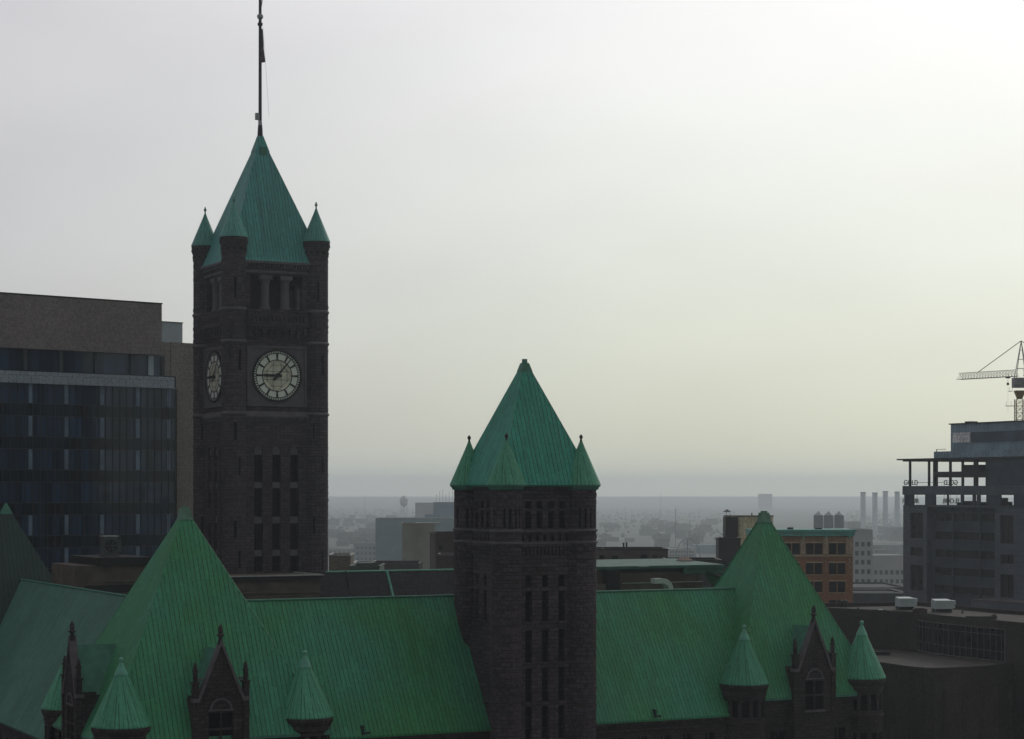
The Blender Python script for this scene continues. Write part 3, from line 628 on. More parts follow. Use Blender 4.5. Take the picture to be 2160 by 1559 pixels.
m = MB(); m.pyramid(-44, 71, 12.2, 12.2, -25.6, -3.2, 0.055); rl = CB(m, 'pavilion_roof', COP_D, None, 'dark shaded pyramid roof at the left edge'); m = MB(); m.pyramid(-44, 71, 0.8, 0.8, -3.3, -1.8, 0.15); m.build('roof_cap', COP_E, rl)
m = MB(); m.box(-55, -33, 60, 82, -54, -25.7); CB(m, 'pavilion_wall', STONE_R)
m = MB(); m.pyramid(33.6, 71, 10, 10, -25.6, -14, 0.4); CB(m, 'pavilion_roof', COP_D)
m = MB(); m.box(25, 43, 62, 80, -54, -25.7); CB(m, 'pavilion_wall', STONE_R)
# ---------------------------------------------------------------- things standing on the hall's roofs
def hall(a, b, z):
    p = Matrix.Rotation(TH, 4, 'Z') @ Vector((a, b, 0)); return (1.5+p.x, 245+p.y, EYE+z)
GREYM = plain('grey_housing', (0.075, 0.085, 0.09), 0.6, 0.25, 1.5)
DUCT = plain('pale_duct', (0.50, 0.54, 0.53), 0.5, 0.15, 0.8)
e = empty('rooftop_fan', hall(-35.6, 49.5, -8.7), TH, 'grey boxy extractor fan on the flat block behind the left pyramid', 'extractor fan')
m = MB(); m.box(-0.95, 0.95, -0.8, 1.0, 0.45, 2.6); m.box(-1.0, 1.0, -0.9, 1.1, 0, 0.4); m.box(0.95, 1.5, -0.5, 0.8, 0.6, 2.1); m.build('housing', GREYM, e)
m = MB(); m.box(-1.05, 1.05, -0.9, 1.1, 2.62, 2.75); m.build('lid', LEAD, e)
m = MB(); m.tube((0, -0.81, 1.45), (0, -0.95, 1.45), 0.8, 20); m.build('fan_guard', BLACK, e)
m = MB()
for k in range(6):
    a = k*math.pi/3; m.face([(0.1*math.cos(a), -0.98, 1.45+0.1*math.sin(a)), (0.68*math.cos(a-0.2), -1.0, 1.45+0.68*math.sin(a-0.2)), (0.68*math.cos(a+0.25), -0.96, 1.45+0.68*math.sin(a+0.25))])
m.ball((0, -1.0, 1.45), 0.16, 8); m.build('fan_blades', GREYM, e)
e = MB()
for k in range(8):
    a0, a1 = math.pi/2*k/8, math.pi/2*(k+1)/8; r0, r1 = 1.5, 0.9
    c = lambda a, r: (r*math.sin(a), r*math.cos(a))
    e.prism([(0, 0)]*0 or [(0, 0), (0, 0.9), (0.01, 0.9), (0.01, 0)], 0, 0.01) if False else None
    (xa, za), (xb, zb) = c(a0, 1.5), c(a1, 1.5); (xc, zc_), (xd, zd) = c(a0, 0.85), c(a1, 0.85)
    for y in (0, 1.1): e.face([(xa, y, za), (xb, y, zb), (xd, y, zd), (xc, y, zc_)])
    e.face([(xa, 0, za), (xb, 0, zb), (xb, 1.1, zb), (xa, 1.1, za)]); e.face([(xc, 0, zc_), (xd, 0, zd), (xd, 1.1, zd), (xc, 1.1, zc_)])
e.box(-1.2, 0, 0.0, 1.1, 0.85, 1.5); e.box(0.85, 1.5, 0, 1.1, -2.5, 0)
o = e.build('curved_duct', DUCT, None, hall(23.5, 7.5, -12.6)); o.rotation_euler = (0, 0, TH); tag(o, 'white curved ventilation duct just behind the right-hand roof ridge', 'duct')
SKYL = plain('skylight_tan', (0.26, 0.20, 0.17), 0.6, 0.2, 1)
for a, b, lab, w in ((18.6, 19, 'low pyramid skylight on the green roof edge beside the middle tower', 1.1), (35.0, 21, 'low pyramid skylight on the green roof edge beside the right pyramid', 0.85)):
    e = empty('skylight', hall(a, b, -9.6), TH, lab, 'skylight', 'pyramid skylights on the courtyard roof')
    m = MB(); m.box(-w, w, -w, w, 0, 0.2); m.build('curb', STONE_L, e); m = MB(); m.pyramid(0, 0, w, w, 0.2, 0.2+0.75*w, 0.02); m.build('glazing', SKYL, e)
# ================================================================== GLASS BUILDING AT THE LEFT
GW = masonry('office_stone', (0.215, 0.185, 0.185), (0.245, 0.212, 0.210), (0.16, 0.14, 0.14), 3.0, 1.5, 0.015, 0.1, 0.8, 0.12)
GW2 = masonry('office_stone_tan', (0.225, 0.210, 0.190), (0.250, 0.233, 0.212), (0.15, 0.14, 0.125), 3.0, 1.5, 0.015, 0.1, 0.8, 0.12)
GGL = glassy('curtain_glass', (0.022, 0.046, 0.088), 0.05, 0.6, 1.3, 5.2, 0.55)
GSP = glassy('spandrel_glass', (0.010, 0.019, 0.034), 0.1, 0.5, 1.3, 9, 0.4)
MUL = plain('mullion', (0.05, 0.06, 0.07), 0.5, 0.2, 1)
SILV = masonry('silver_fascia', (0.30, 0.36, 0.42), (0.35, 0.41, 0.47), (0.06, 0.07, 0.08), 1.3, 4.0, 0.03, 0.1, 0.45, 0.1)
COLM = plain('pale_column', (0.15, 0.22, 0.30), 0.5, 0.35, 0.4)
BLU = plain('pale_blue_cladding', (0.36, 0.43, 0.46), 0.5, 0.1, 0.5)
c0 = W(336, HY, 345)
gl = empty('glass_office', (c0.x, c0.y, 0), math.radians(41), 'large dark glass office block with a brown stone top at the left edge', 'office building')
S = 12.75
gx = lambda px: (px-336)/(S*0.88)
m = MB(); m.box(-80, 0, -0.8, 30, EYE+22.3, EYE+30.7); m.build('stone_attic', GW, gl)
m = MB(); m.box(-80, 0.05, 0, 30, EYE+18.6, EYE+22.3); m.build('clerestory', GGL, gl)
m = MB(); m.box(-80, 1.3, -2.6, 0, EYE+16.75, EYE+18.6); m.build('fascia', SILV, gl)
m = MB(); m.box(-80, 1.9, -2.0, 30, 0, EYE+16.75); m.build('curtain_wall', GGL, gl)
m = MB(); m.box(1.9, 2.4, -1.6, 29, 0, EYE+16.7); m.build('dark_return', BLACK, gl)
for k in range(-1, 13):
    z = EYE+13.6-k*5.2
    if z < 3: break
    m = MB(); m.box(-80, 1.92, -2.04, -1.9, z-1.9, z); m.build('spandrel', GSP, gl)
m = MB()
for k in range(60):
    x = 1.8-k*1.3; m.box(x-0.03, x+0.03, -2.12, -2.0, 0, EYE+16.7)
for k in range(12):
    z = EYE+13.6-k*5.2; m.box(-80, 1.9, -2.1, -2.0, z-0.04, z+0.04); m.box(-80, 1.9, -2.1, -2.0, z-1.94, z-1.86)
m.build('mullion_grid', MUL, gl)
for x in (0.5, -5.3, -11.9, -18.3, -24.6, -31):
    for k in range(0, 7):
        if k == 3 or (x == 0.5 and k == 6): continue
        z = EYE+16.7-k*5.2 if k else EYE+16.7
        z0 = EYE+13.65-k*5.2
        m = MB(); m.box(x-0.32, x+0.32, -2.09, -2.01, z0+0.05, z0+3.2); m.build('column_cover', COLM, gl)  # pale column cover set proud of the glass
    m = MB(); m.box(x-0.3, x+0.3, -0.4, 0.0, EYE+18.65, EYE+22.2); m.build('column', MUL, gl)
m = MB(); m.box(-2.2, -1.2, -0.2, 0.3, EYE+18.7, EYE+22.2); m.build('louvre', BLU, gl)
m = MB(); m.box(2.4, 14, 0.3, 28, 0, EYE+24.6); m.box(0.06, 2.39, 0.4, 28, EYE+16.76, EYE+24.6); m.build('stone_wing', GW2, gl)
m = MB(); m.box(0, 7.6, 5, 12, EYE+24.6, EYE+28.3); m.build('penthouse', BLU, gl)
m = MB(); m.box(0, 7.7, 4.9, 12.1, EYE+28.3, EYE+28.45); m.box(-80, 0.1, -0.9, 30, EYE+30.7, EYE+30.9); m.build('coping', BLACK, gl)
# ================================================================== MID-DISTANCE AND FAR BUILDINGS
def bmat(name, c, **k): return MATS.get(name) or plain(name, c, **k)
def block(name, label, cat, pl, pr, yt, Y, depth, mat, rot=0.0, yb=None, wins=None, cop=None, group=None, roofmat=None):
    """rectangular building whose front spans pl..pr of the photograph at distance Y"""
    a = W(pl, HY, Y); w = (pr-pl)/F*Y/max(0.3, math.cos(rot)); zt = W(pl, yt, Y).z; zb = GZ(Y) if yb is None else W(pl, yb, Y).z
    e = empty(name, (a.x, a.y, 0), rot, label, cat, group)
    m = MB(); 
    hs = []
    if wins:
        for (u0, u1, y0, y1) in wins: hs.append((w*u0, w*u1, W(0, y1, Y).z, W(0, y0, Y).z))
    m.wall((0, 0), (1, 0), w, zb, zt, hs, 0.4)
    m.wall((w, 0), (0, 1), depth, zb, zt); m.wall((w, depth), (-1, 0), w, zb, zt); m.wall((0, depth), (0, -1), depth, zb, zt)
    m.face([(0, 0, zt-0.3), (w, 0, zt-0.3), (w, depth, zt-0.3), (0, depth, zt-0.3)])
    if yb is not None: m.face([(0, 0, zb), (w, 0, zb), (w, depth, zb), (0, depth, zb)])
    m.build('wall', mat, e)
    for h in hs:
        g = MB(); g.face([(h[0], 0.36, h[2]), (h[1], 0.36, h[2]), (h[1], 0.36, h[3]), (h[0], 0.36, h[3])]); g.build('window', DARK, e)
    g = MB(); t = 0.25
    g.box(-0.12, w+0.12, -0.12, t, zt, zt+0.3); g.box(-0.12, w+0.12, depth-t, depth+0.12, zt, zt+0.3); g.box(-0.12, t, t, depth-t, zt, zt+0.3); g.box(w-t, w+0.12, t, depth-t, zt, zt+0.3)
    g.build('parapet', cop or mat, e)
    return e, w, zt
def grid(n, rows, u0=0.06, u1=0.94, fill=0.6, h=8):
    st = (u1-u0)/n; return [(u0+k*st+st*(1-fill)/2, u0+k*st+st*(1+fill)/2, y, y+h) for y in rows for k in range(n)]
TAN = masonry('tan_brick', (0.150, 0.135, 0.105), (0.175, 0.155, 0.12), (0.11, 0.1, 0.08), 0.8, 0.3, 0.02, 0.2)
BRN = masonry('brown_brick', (0.062, 0.045, 0.042), (0.080, 0.058, 0.052), (0.04, 0.033, 0.03), 0.8, 0.3, 0.02, 0.3)
CON = plain('old_concrete', (0.24, 0.235, 0.185), 0.9, 0.25, 0.12, 0.1)
CON2 = plain('pale_concrete', (0.24, 0.25, 0.25), 0.9, 0.15, 0.08)
TEAL = plain('teal_cladding', (0.08, 0.15, 0.17), 0.6, 0.2, 0.1)
BGL = plain('blue_glass', (0.05, 0.14, 0.21), 0.25, 0.2, 0.08)
WHT = plain('white_roof', (0.45, 0.48, 0.47), 0.7, 0.15, 0.1)
GRN = plain('grey_green_roof', (0.09, 0.13, 0.11), 0.8, 0.2, 0.1)
block('tan_block', 'plain tan box building just right of the clock tower', 'building', 694, 739, 1173, 400, 12, TAN, 0.02, cop=LEAD)
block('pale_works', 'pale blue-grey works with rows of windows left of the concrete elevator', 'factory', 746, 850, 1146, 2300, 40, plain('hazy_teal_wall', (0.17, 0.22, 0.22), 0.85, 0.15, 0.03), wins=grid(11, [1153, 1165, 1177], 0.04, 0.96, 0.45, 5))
block('pale_works', 'lower pale grey works in the haze just right of the clock tower', 'factory', 690, 752, 1158, 2500, 40, CON2, wins=grid(6, [1163, 1172], 0.04, 0.96, 0.45, 4))
block('flat_roof_building', 'low building with grey-green roof edge right of the tan box', 'building', 737, 800, 1197, 380, 15, GRN)
block('flat_roof_building', 'low brown-grey building in front of the concrete elevator', 'building', 781, 884, 1191, 420, 15, plain('mauve_brick', (0.10, 0.09, 0.085), 0.9, 0.2, 0.3), cop=STONE_L)
block('white_roofed_shed', 'white roofed shed between the tan box and the concrete elevator', 'shed', 740, 782, 1190, 520, 20, WHT)
e, w, zt = block('concrete_elevator', 'tall blank stained concrete elevator between the two towers', 'grain elevator', 848, 916, 1106, 800, 18, CON, 0.05)
m = MB(); m.box(5.2, w+2.2, 1, 12, zt, zt+0.6); m.box(w-0.02, w+1.2, 2, 14, 10, zt-3); m.build('roof_slab', CON2, e)
block('long_building', 'long blue-grey building behind the concrete elevator', 'building', 792, 962, 1093, 1800, 30, TEAL, cop=WHT)
e, w, zt = block('blue_glass_building', 'square blue glass building left of the middle tower roof', 'office building', 914, 962, 1060, 2200, 25, BGL, wins=None)
m = MB()
for k in range(6): m.tube((3+k*3.4, 6, zt), (3+k*3.4, 6, zt+9+(k % 3)*2.5), 0.2, 4)
m.build('antenna', POLE, e)
block('blue_annex', 'lower blue annex stepping down left of the blue glass building', 'building', 896, 914, 1086, 2200, 20, BGL)
block('pale_building', 'pale hazy slab building between water tower and blue glass building', 'building', 876, 916, 1061, 3200, 30, CON2)
block('dark_brick_building', 'dark brick building against the left side of the middle tower', 'building', 919, 975, 1128, 440, 20, BRN, 0.1, wins=[(0.1, 0.3, 1150, 1160)])
block('dark_brick_annex', 'lower dark annex in front of the dark brick building', 'building', 924, 975, 1172, 420, 10, BRN, cop=STONE_L)
# water tower
Yw = 4000; p = W(852, HY, Yw); kw = Yw/F
e = empty('water_tower', (p.x, p.y, -25), 0, 'pale water tower on thin legs, faint in the haze between the two towers', 'water tower')
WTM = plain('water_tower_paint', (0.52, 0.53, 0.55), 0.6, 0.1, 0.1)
z1 = W(0, 1045, Yw).z+25; z0 = W(0, 1066, Yw).z+25
m = MB(); m.lathe(0, 0, [(0.5, z0-3), (5.5, z0), (8.5*kw, z0+5), (8.5*kw, z1-7), (5, z1-3), (0.2, z1)], 20); m.build('tank', WTM, e)
for k in range(6):
    a = k*math.pi/3+0.3; m = MB(); m.tube((7*math.cos(a), 7*math.sin(a), z0+1), (9*math.cos(a), 9*math.sin(a), 0), 0.4, 5); m.build('leg', WTM, e)
m = MB(); m.tube((0, 0, z0), (0, 0, 0), 0.7, 6); m.build('riser', WTM, e)
# right of the middle tower
e, w, zt = block('brown_brick_building', 'brown brick building with dark windows just right of the middle tower', 'building', 1250, 1409, 1161, 420, 15, plain('plum_brick', (0.085, 0.066, 0.064), 0.9, 0.25, 0.5, 0.2),
    wins=[(0.09, 0.16, 1171, 1188), (0.26, 0.34, 1172, 1182), (0.64, 0.73, 1170, 1182), (0.79, 0.85, 1171, 1190)], cop=BLACK)
e2 = None
for x, hgt in ((6.4, 1.35), (7.0, 1.4)):
    m = MB(); m.lathe(x, 3, [(0.17, zt), (0.17, zt+hgt), (0.24, zt+hgt), (0.24, zt+hgt+0.12), (0.17, zt+hgt+0.12)], 8); m.build('vent_pipe', BLACK, e)
m = MB(); m.lathe(2.2, 3, [(0.5, zt), (0.4, zt+0.3), (0.1, zt+0.45)], 10); m.build('roof_vent', BLACK, e)
block('flat_roof_building', 'low dark flat roof between brown brick building and the tan drum', 'building', 1409, 1522, 1184, 400, 14, plain('dark_membrane', (0.05, 0.055, 0.055), 0.9, 0.2, 0.3), cop=BLACK)
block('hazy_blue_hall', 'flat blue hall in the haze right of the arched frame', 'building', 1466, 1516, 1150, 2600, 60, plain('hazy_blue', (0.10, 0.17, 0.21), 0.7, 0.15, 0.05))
block('hazy_pale_hall', 'pale flat hall in the haze behind the arched frame', 'building', 1408, 1468, 1158, 2200, 50, CON2, wins=grid(9, [1162, 1170], h=4, fill=0.5))
# arched frame
e = empty('arched_frame', tuple(W(1450, HY, 1900).xy)+(0,), 0, 'thin blue steel arch with a central mast in the hazy distance', 'arch')
AM = plain('blue_steel', (0.05, 0.09, 0.13), 0.6, 0.1, 0.2); s = 1900/F
zb = 0
m = MB(); pts = []
for k in range(17):
    t = math.pi*k/16; pts.append((-24*s*math.cos(t)*(1 if t < 1.57 else 1.15), 0, W(0, 1186-50*math.sin(t)**0.8, 1900).z))
for p, q in zip(pts, pts[1:]): m.tube(p, q, 0.42, 5)
m.tube(pts[0], (pts[0][0], 0, -25), 0.42, 5); m.tube(pts[-1], (pts[-1][0], 0, -25), 0.42, 5)
m.build('arch_rib', AM, e)
m = MB(); m.tube((0, 0, -25), (0, 0, W(0, 1135, 1900).z), 0.5, 5); m.build('mast', AM, e)
for k in range(5):
    m = MB(); zz = W(0, 1150+k*7, 1900).z; m.tube((-4.0, 0, zz), (4.0, 0, zz), 0.25, 4); m.build('cross_bar', AM, e)
# tan drum
p = W(1579, HY, 455)
e = empty('concrete_drum', (p.x, p.y, 0), 0, 'wide stained tan concrete drum rising behind the right pyramid', 'storage drum')
DRUM = masonry('drum_concrete', (0.52, 0.51, 0.35), (0.60, 0.58, 0.40), (0.20, 0.19, 0.14), 0.9, 8.0, 0.02, 0.2, 0.9, 0.35)
zt = W(0, 1089, 455).z
m = MB(); m.lathe(0, 0, [(5.35, 0), (5.35, zt)], 40); m.build('drum_wall', DRUM, e)
m = MB(); m.lathe(0, 0, [(5.3, zt), (5.5, zt+0.02), (5.5, zt+0.2), (0, zt+0.25)], 40); m.build('rim', BLACK, e)
m = MB(); m.box(-5.6, -2.9, -5.3, 0, 0, zt-0.1); m.build('shaded_side_wall', BLACK, e)  # black box stands for the drum's shaded left side and a black wall
m = MB(); m.box(0.6, 0.8, -0.3, 0.1, zt+0.2, zt+0.75); m.build('roof_vent', BLACK, e)
e = empty('umbrella_vent', (p.x-4.95, p.y-3, zt+0.0), 0, 'small umbrella-shaped vent cap on thin legs above the tan drum', 'vent')
m = MB(); m.lathe(0, 0, [(1.05, 0.95), (0, 1.6)], 8, True); m.build('cap', GREYM, e)
for k in range(3):
    a = k*2.1; m = MB(); m.tube((0.45*math.cos(a), 0.45*math.sin(a), 0), (0.45*math.cos(a), 0.45*math.sin(a), 1.1), 0.04, 4); m.build('leg', BLACK, e)
block('black_annex', 'black box annex at the foot of the tan drum', 'building', 1516, 1562, 1138, 430, 6, plain('black_metal', (0.022, 0.024, 0.028), 0.7, 0.2, 1), cop=BLACK)
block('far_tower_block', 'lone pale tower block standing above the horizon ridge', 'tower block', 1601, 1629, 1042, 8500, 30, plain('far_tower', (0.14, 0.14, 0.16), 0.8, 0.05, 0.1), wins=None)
# orange brick building
ORG = masonry('orange_brick', (0.28, 0.125, 0.062), (0.35, 0.165, 0.082), (0.24, 0.13, 0.08), 0.5, 0.16, 0.012, 0.2, 0.85, 0.3)
BUF = plain('buff_stone', (0.44, 0.34, 0.23), 0.85, 0.2, 1.2, 0.2)
COP_T = plain('turquoise_cornice', (0.11, 0.37, 0.31), 0.6, 0.2, 0.5)
Yb = 430; k_ = Yb/F; a = W(1590, HY, Yb)
e = empty('orange_brick_building', (a.x, a.y, 0), math.radians(3), 'ornate orange brick building with turquoise cornice behind the right pyramid', 'building')
w = (1801-1590)*k_; Zy = lambda y: W(0, y, Yb).z
hs = []; bays = [(1600-1590, 1640-1590), (1653-1590, 1688-1590), (1701-1590, 1736-1590), (1750-1590, 1785-1590)]
for y0, y1 in ((1146, 1170), (1188, 1212), (1227, 1250), (1266, 1290)):
    for x0, x1 in bays:
        mid = (x0+x1)/2; hs += [(x0*k_, (mid-1)*k_, Zy(y1), Zy(y0)), ((mid+1)*k_, x1*k_, Zy(y1), Zy(y0))]
m = MB(); m.wall((0, 0), (1, 0), w, 0, Zy(1173), [h for h in hs if h[3] < Zy(1173)], 0.35); m.wall((w, 0), (0, 1), 9, 0, Zy(1131)); m.wall((w, 9), (-1, 0), w, 0, Zy(1131)); m.wall((0, 9), (0, -1), 9, 0, Zy(1131)); m.build('brick_wall', ORG, e)
m = MB(); m.wall((0, 0), (1, 0), w, Zy(1173), Zy(1131), [h for h in hs if h[2] > Zy(1173)], 0.35); m.build('top_storey', masonry('buff_brick', (0.26, 0.15, 0.075), (0.33, 0.20, 0.10), (0.2, 0.14, 0.09), 0.5, 0.16, 0.012, 0.2, 0.85, 0.3), e)
for h in hs:
    g = MB(); g.face([(h[0], 0.33, h[2]), (h[1], 0.33, h[2]), (h[1], 0.33, h[3]), (h[0], 0.33, h[3])]); o = g.build('window', DARK, e)
    g = MB(); x = (h[0]+h[1])/2; g.box(h[0], h[1], 0.24, 0.3, (h[2]+h[3])/2-0.04, (h[2]+h[3])/2+0.04); g.build('window_frame', BLACK, o)
for x0, x1 in bays:
    for y0, y1 in ((1146, 1170), (1188, 1212), (1227, 1250)):
        g = MB(); g.box((x0-1)*k_, (x1+1)*k_, -0.12, -0.003, Zy(y0)+0.02, Zy(y0)+0.28); g.build('lintel', BUF, e)
        g = MB(); g.box((x0-1)*k_, (x1+1)*k_, -0.1, -0.003, Zy(y1)-0.14, Zy(y1)-0.02); g.build('window_sill', BUF, e)
for x0, x1 in ((1688-1590, 1701-1590), (1736-1590, 1750-1590), (1785-1590, 1801-1590), (1640-1590, 1653-1590)):
    g = MB(); g.box((x0+2)*k_, (x1-2)*k_, -0.18, -0.003, Zy(1169), Zy(1134)); 
    for q in range(5):
        z = Zy(1136)-q*0.62; g.lathe(((x0+x1)/2)*k_, -0.2, [(0.1, z-0.2), (0.3, z), (0.1, z+0.2)], 6)
    g.build('pilaster', BUF, e)
g = MB(); g.box(-0.1, w+0.25, -0.35, 0.2, Zy(1174), Zy(1171)); g.build('belt_course', BUF, e)
g = MB()
for q in range(7): g.ball(((1793-1590+2.2*math.sin(q*2.4))*k_, -0.08, Zy(1181)-q*0.5), 0.2, 6); g.ball(((1743-1590+1*math.sin(q*2))*k_, -0.05, Zy(1184)-q*0.36), 0.12, 6)
g.build('terracotta_ornament', BUF, e)
g = MB(); g.prism([(-0.2, -0.9), (w+0.6, -0.9), (w+0.6, 9.3), (-0.2, 9.3)], Zy(1122), Zy(1117)); g.prism([(-0.1, -0.55), (w+0.3, -0.55), (w+0.3, 9.2), (-0.1, 9.2)], Zy(1130.9), Zy(1122))
for x in (1694, 1743, 1793): g.box((x-1590)*k_-0.2, (x-1590)*k_+0.2, -0.8, -0.5, Zy(1134), Zy(1122))
g.build('cornice', COP_T, e)
g = MB(); g.box(7.5, 8.6, 2, 3, Zy(1117), Zy(1113)); g.box(13.3, 14.6, 2, 3, Zy(1117), Zy(1114)); g.build('roof_vent', BLACK, e)
# silos
SILO = plain('silo_metal', (0.040, 0.065, 0.085), 0.45, 0.15, 0.3); SILT = plain('silo_cone', (0.20, 0.24, 0.26), 0.5, 0.1, 0.3)
for k, px in enumerate((1726.5, 1748, 1770)):
    Ys = 1700; p = W(px, HY, Ys); r = 10.3*Ys/F
    e = empty('silo', (p.x, p.y, 0), 0, ['leftmost', 'middle', 'rightmost'][k]+' of three blue-grey metal silos above the turquoise cornice', 'silo', 'metal silos')
    zt = W(0, 1087, Ys).z; m = MB(); m.lathe(0, 0, [(r, -25), (r, zt)], 20); m.build('drum_wall', SILO, e)
    m = MB(); m.lathe(0, 0, [(r+0.15, zt), (r*0.12, zt+2.9), (r*0.12, zt+3.4)], 20); m.build('cone_roof', SILT, e)
# chimneys of the power station
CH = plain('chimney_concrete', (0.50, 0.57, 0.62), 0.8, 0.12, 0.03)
for k, (px, yt) in enumerate(((1820.5, 1038), (1845.5, 1039), (1867.5, 1036), (1892.5, 1037))):
    Ys = 3600; p = W(px, HY, Ys); r = 5.4*Ys/F
    e = empty('chimney', (p.x, p.y, 0), 0, ['leftmost', 'second from left', 'third from left', 'rightmost'][k]+' of four tall pale chimneys in the haze', 'chimney', 'power station chimneys')
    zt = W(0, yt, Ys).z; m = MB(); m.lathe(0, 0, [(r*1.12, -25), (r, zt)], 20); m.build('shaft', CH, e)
    m = MB(); m.lathe(0, 0, [(r+0.1, zt-2), (r+0.3, zt-1.9), (r+0.3, zt), (r*0.8, zt+0.1)], 20); m.build('rim', GREYM, e)
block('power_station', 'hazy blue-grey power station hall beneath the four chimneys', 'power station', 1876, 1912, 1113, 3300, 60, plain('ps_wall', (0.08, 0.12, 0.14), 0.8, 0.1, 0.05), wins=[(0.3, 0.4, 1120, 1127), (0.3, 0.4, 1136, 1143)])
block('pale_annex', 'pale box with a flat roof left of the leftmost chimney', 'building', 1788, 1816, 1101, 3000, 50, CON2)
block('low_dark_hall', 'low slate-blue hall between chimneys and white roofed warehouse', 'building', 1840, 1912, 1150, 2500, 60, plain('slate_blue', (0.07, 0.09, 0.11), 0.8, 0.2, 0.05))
PALE = plain('pale_office', (0.33, 0.33, 0.325), 0.85, 0.12, 0.1)
block('pale_office', 'pale grey office block with dark windows right of the orange building', 'office building', 1797, 1841, 1118, 1150, 25, PALE, wins=grid(3, [1143, 1162, 1181, 1201, 1222], 0.1, 0.95, 0.6, 10))
block('warehouse', 'grey warehouse with a bright white roof below the four chimneys', 'warehouse', 1838, 1912, 1172, 1400, 40, PALE, wins=grid(6, [1203, 1222], 0.05, 0.97, 0.62, 9), cop=WHT)
e, w, zt = block('gabled_shed', 'pale shed with a sloping roof above the white roofed warehouse', 'shed', 1846, 1880, 1160, 1800, 30, CON2)
block('parking_deck', 'flat dark rooftop deck below the pale grey office block', 'parking deck', 1796, 1912, 1252, 560, 22, plain('asphalt_deck', (0.05, 0.058, 0.068), 0.9, 0.3, 0.2), cop=PALE)
block('parking_deck', 'second dark deck further back, close under the warehouse windows', 'parking deck', 1798, 1912, 1241, 700, 40, plain('asphalt_deck2', (0.06, 0.07, 0.08), 0.9, 0.3, 0.2))
# ================================================================== RIGHT TOWER UNDER CONSTRUCTION
rt = empty('unfinished_tower', (87.2, 465, 0), -math.atan2(0.891, 0.454), 'dark concrete high-rise with open steel top floors at the right edge', 'high-rise')
# local x runs along the facade toward us, local y points away to the right/back
def RS(px, x0=87.2, y0=465):     # distance along the facade for a photo column
    q = (px-1080)/F; return (q*y0-x0)/(0.454+0.891*q)
def RZ(px, py):
    t = RS(px); return EYE-(py-HY)/F*(465-0.891*t)
TW = masonry('dark_precast', (0.095, 0.110, 0.140), (0.115, 0.130, 0.160), (0.035, 0.036, 0.04), 3.0, 1.3, 0.02, 0.1, 0.85, 0.2)
TWB = plain('dark_bay', (0.052, 0.064, 0.090), 0.8, 0.25, 0.3)
TGL = plain('dark_glazing', (0.010, 0.012, 0.018), 0.25, 0.3, 0.4, spec=0.2)
CLB = masonry('blue_grey_cladding', (0.22, 0.33, 0.41), (0.27, 0.38, 0.46), (0.04, 0.055, 0.07), 0.5, 6.0, 0.04, 0.3, 0.5, 0.3)
PALP = masonry('backlit_sheeting', (0.75, 0.75, 0.77), (0.82, 0.82, 0.82), (0.15, 0.15, 0.16), 1.0, 6, 0.03, 0.1)  # near-white colour stands in for daylight behind translucent sheeting
STL = plain('dark_steel', (0.02, 0.022, 0.026), 0.6, 0.2, 1)
LEN = 46; s0 = RS(1955); s1 = RS(2098); zTop = EYE+0.95
fl_z = lambda y: EYE-(y-HY)/F*452
m = MB()   # left pier
def hl(px0, px1, y0, y1, base=0): return (RS(px0)-base, RS(px1)-base, fl_z(y1), fl_z(y0))
hs1 = [hl(1920, 1947, 1083, 1137), hl(1920, 1947, 1157, 1175), hl(1920, 1947, 1195, 1250)]
zsl = fl_z(1066)
m.wall((0, 0), (1, 0), s0, 0, zsl, hs1, 0.5)
m.wall((0, 24), (0, -1), 24, 0, zsl); m.wall((LEN, 24), (-1, 0), LEN, 0, zsl); m.wall((s0, 0), (0, 1), 1.2, 0, zsl)
hs3 = [(h[0], h[1], h[2], h[3]) for h in (hl(2110, 2138, 1085, 1142, s1), hl(2110, 2138, 1165, 1183, s1), hl(2110, 2138, 1205, 1252, s1))]
m.wall((s1, 0), (1, 0), LEN-s1, 0, zsl, hs3, 0.5); m.wall((s1, 1.2), (0, -1), 1.2, 0, zsl)
m.build('pier_wall', TW, rt)
for P0, hh in (((0, 0), hs1), ((s1, 0), hs3)):
    for h in hh: window(rt, P0, (1, 0), h[0], h[1], h[2], h[3], 0.5, 1, 0, TGL, loc=(0, 0, 0), fm=STL)
m = MB(); bay = [(RS(1963), RS(1999)), (RS(2002), RS(2057)), (RS(2060), RS(2094))]
hb = [(a-s0, b-s0, fl_z(y+16), fl_z(y)) for y in (1083, 1122, 1160, 1198, 1236) for a, b in bay]
m.wall((s0, 1.2), (1, 0), s1-s0, 0, zsl, hb, 0.4); m.build('bay_wall', TWB, rt)
for h in hb: window(rt, (s0, 1.2), (1, 0), h[0], h[1], h[2], h[3], 0.4, 2, 0, TGL, loc=(0, 0, 0), fm=STL)
for a, b in bay[1:]:
    m = MB(); m.box(a-0.22, a-0.08, 1.0, 1.2, 0, zsl); m.build('downpipe', TW, rt)
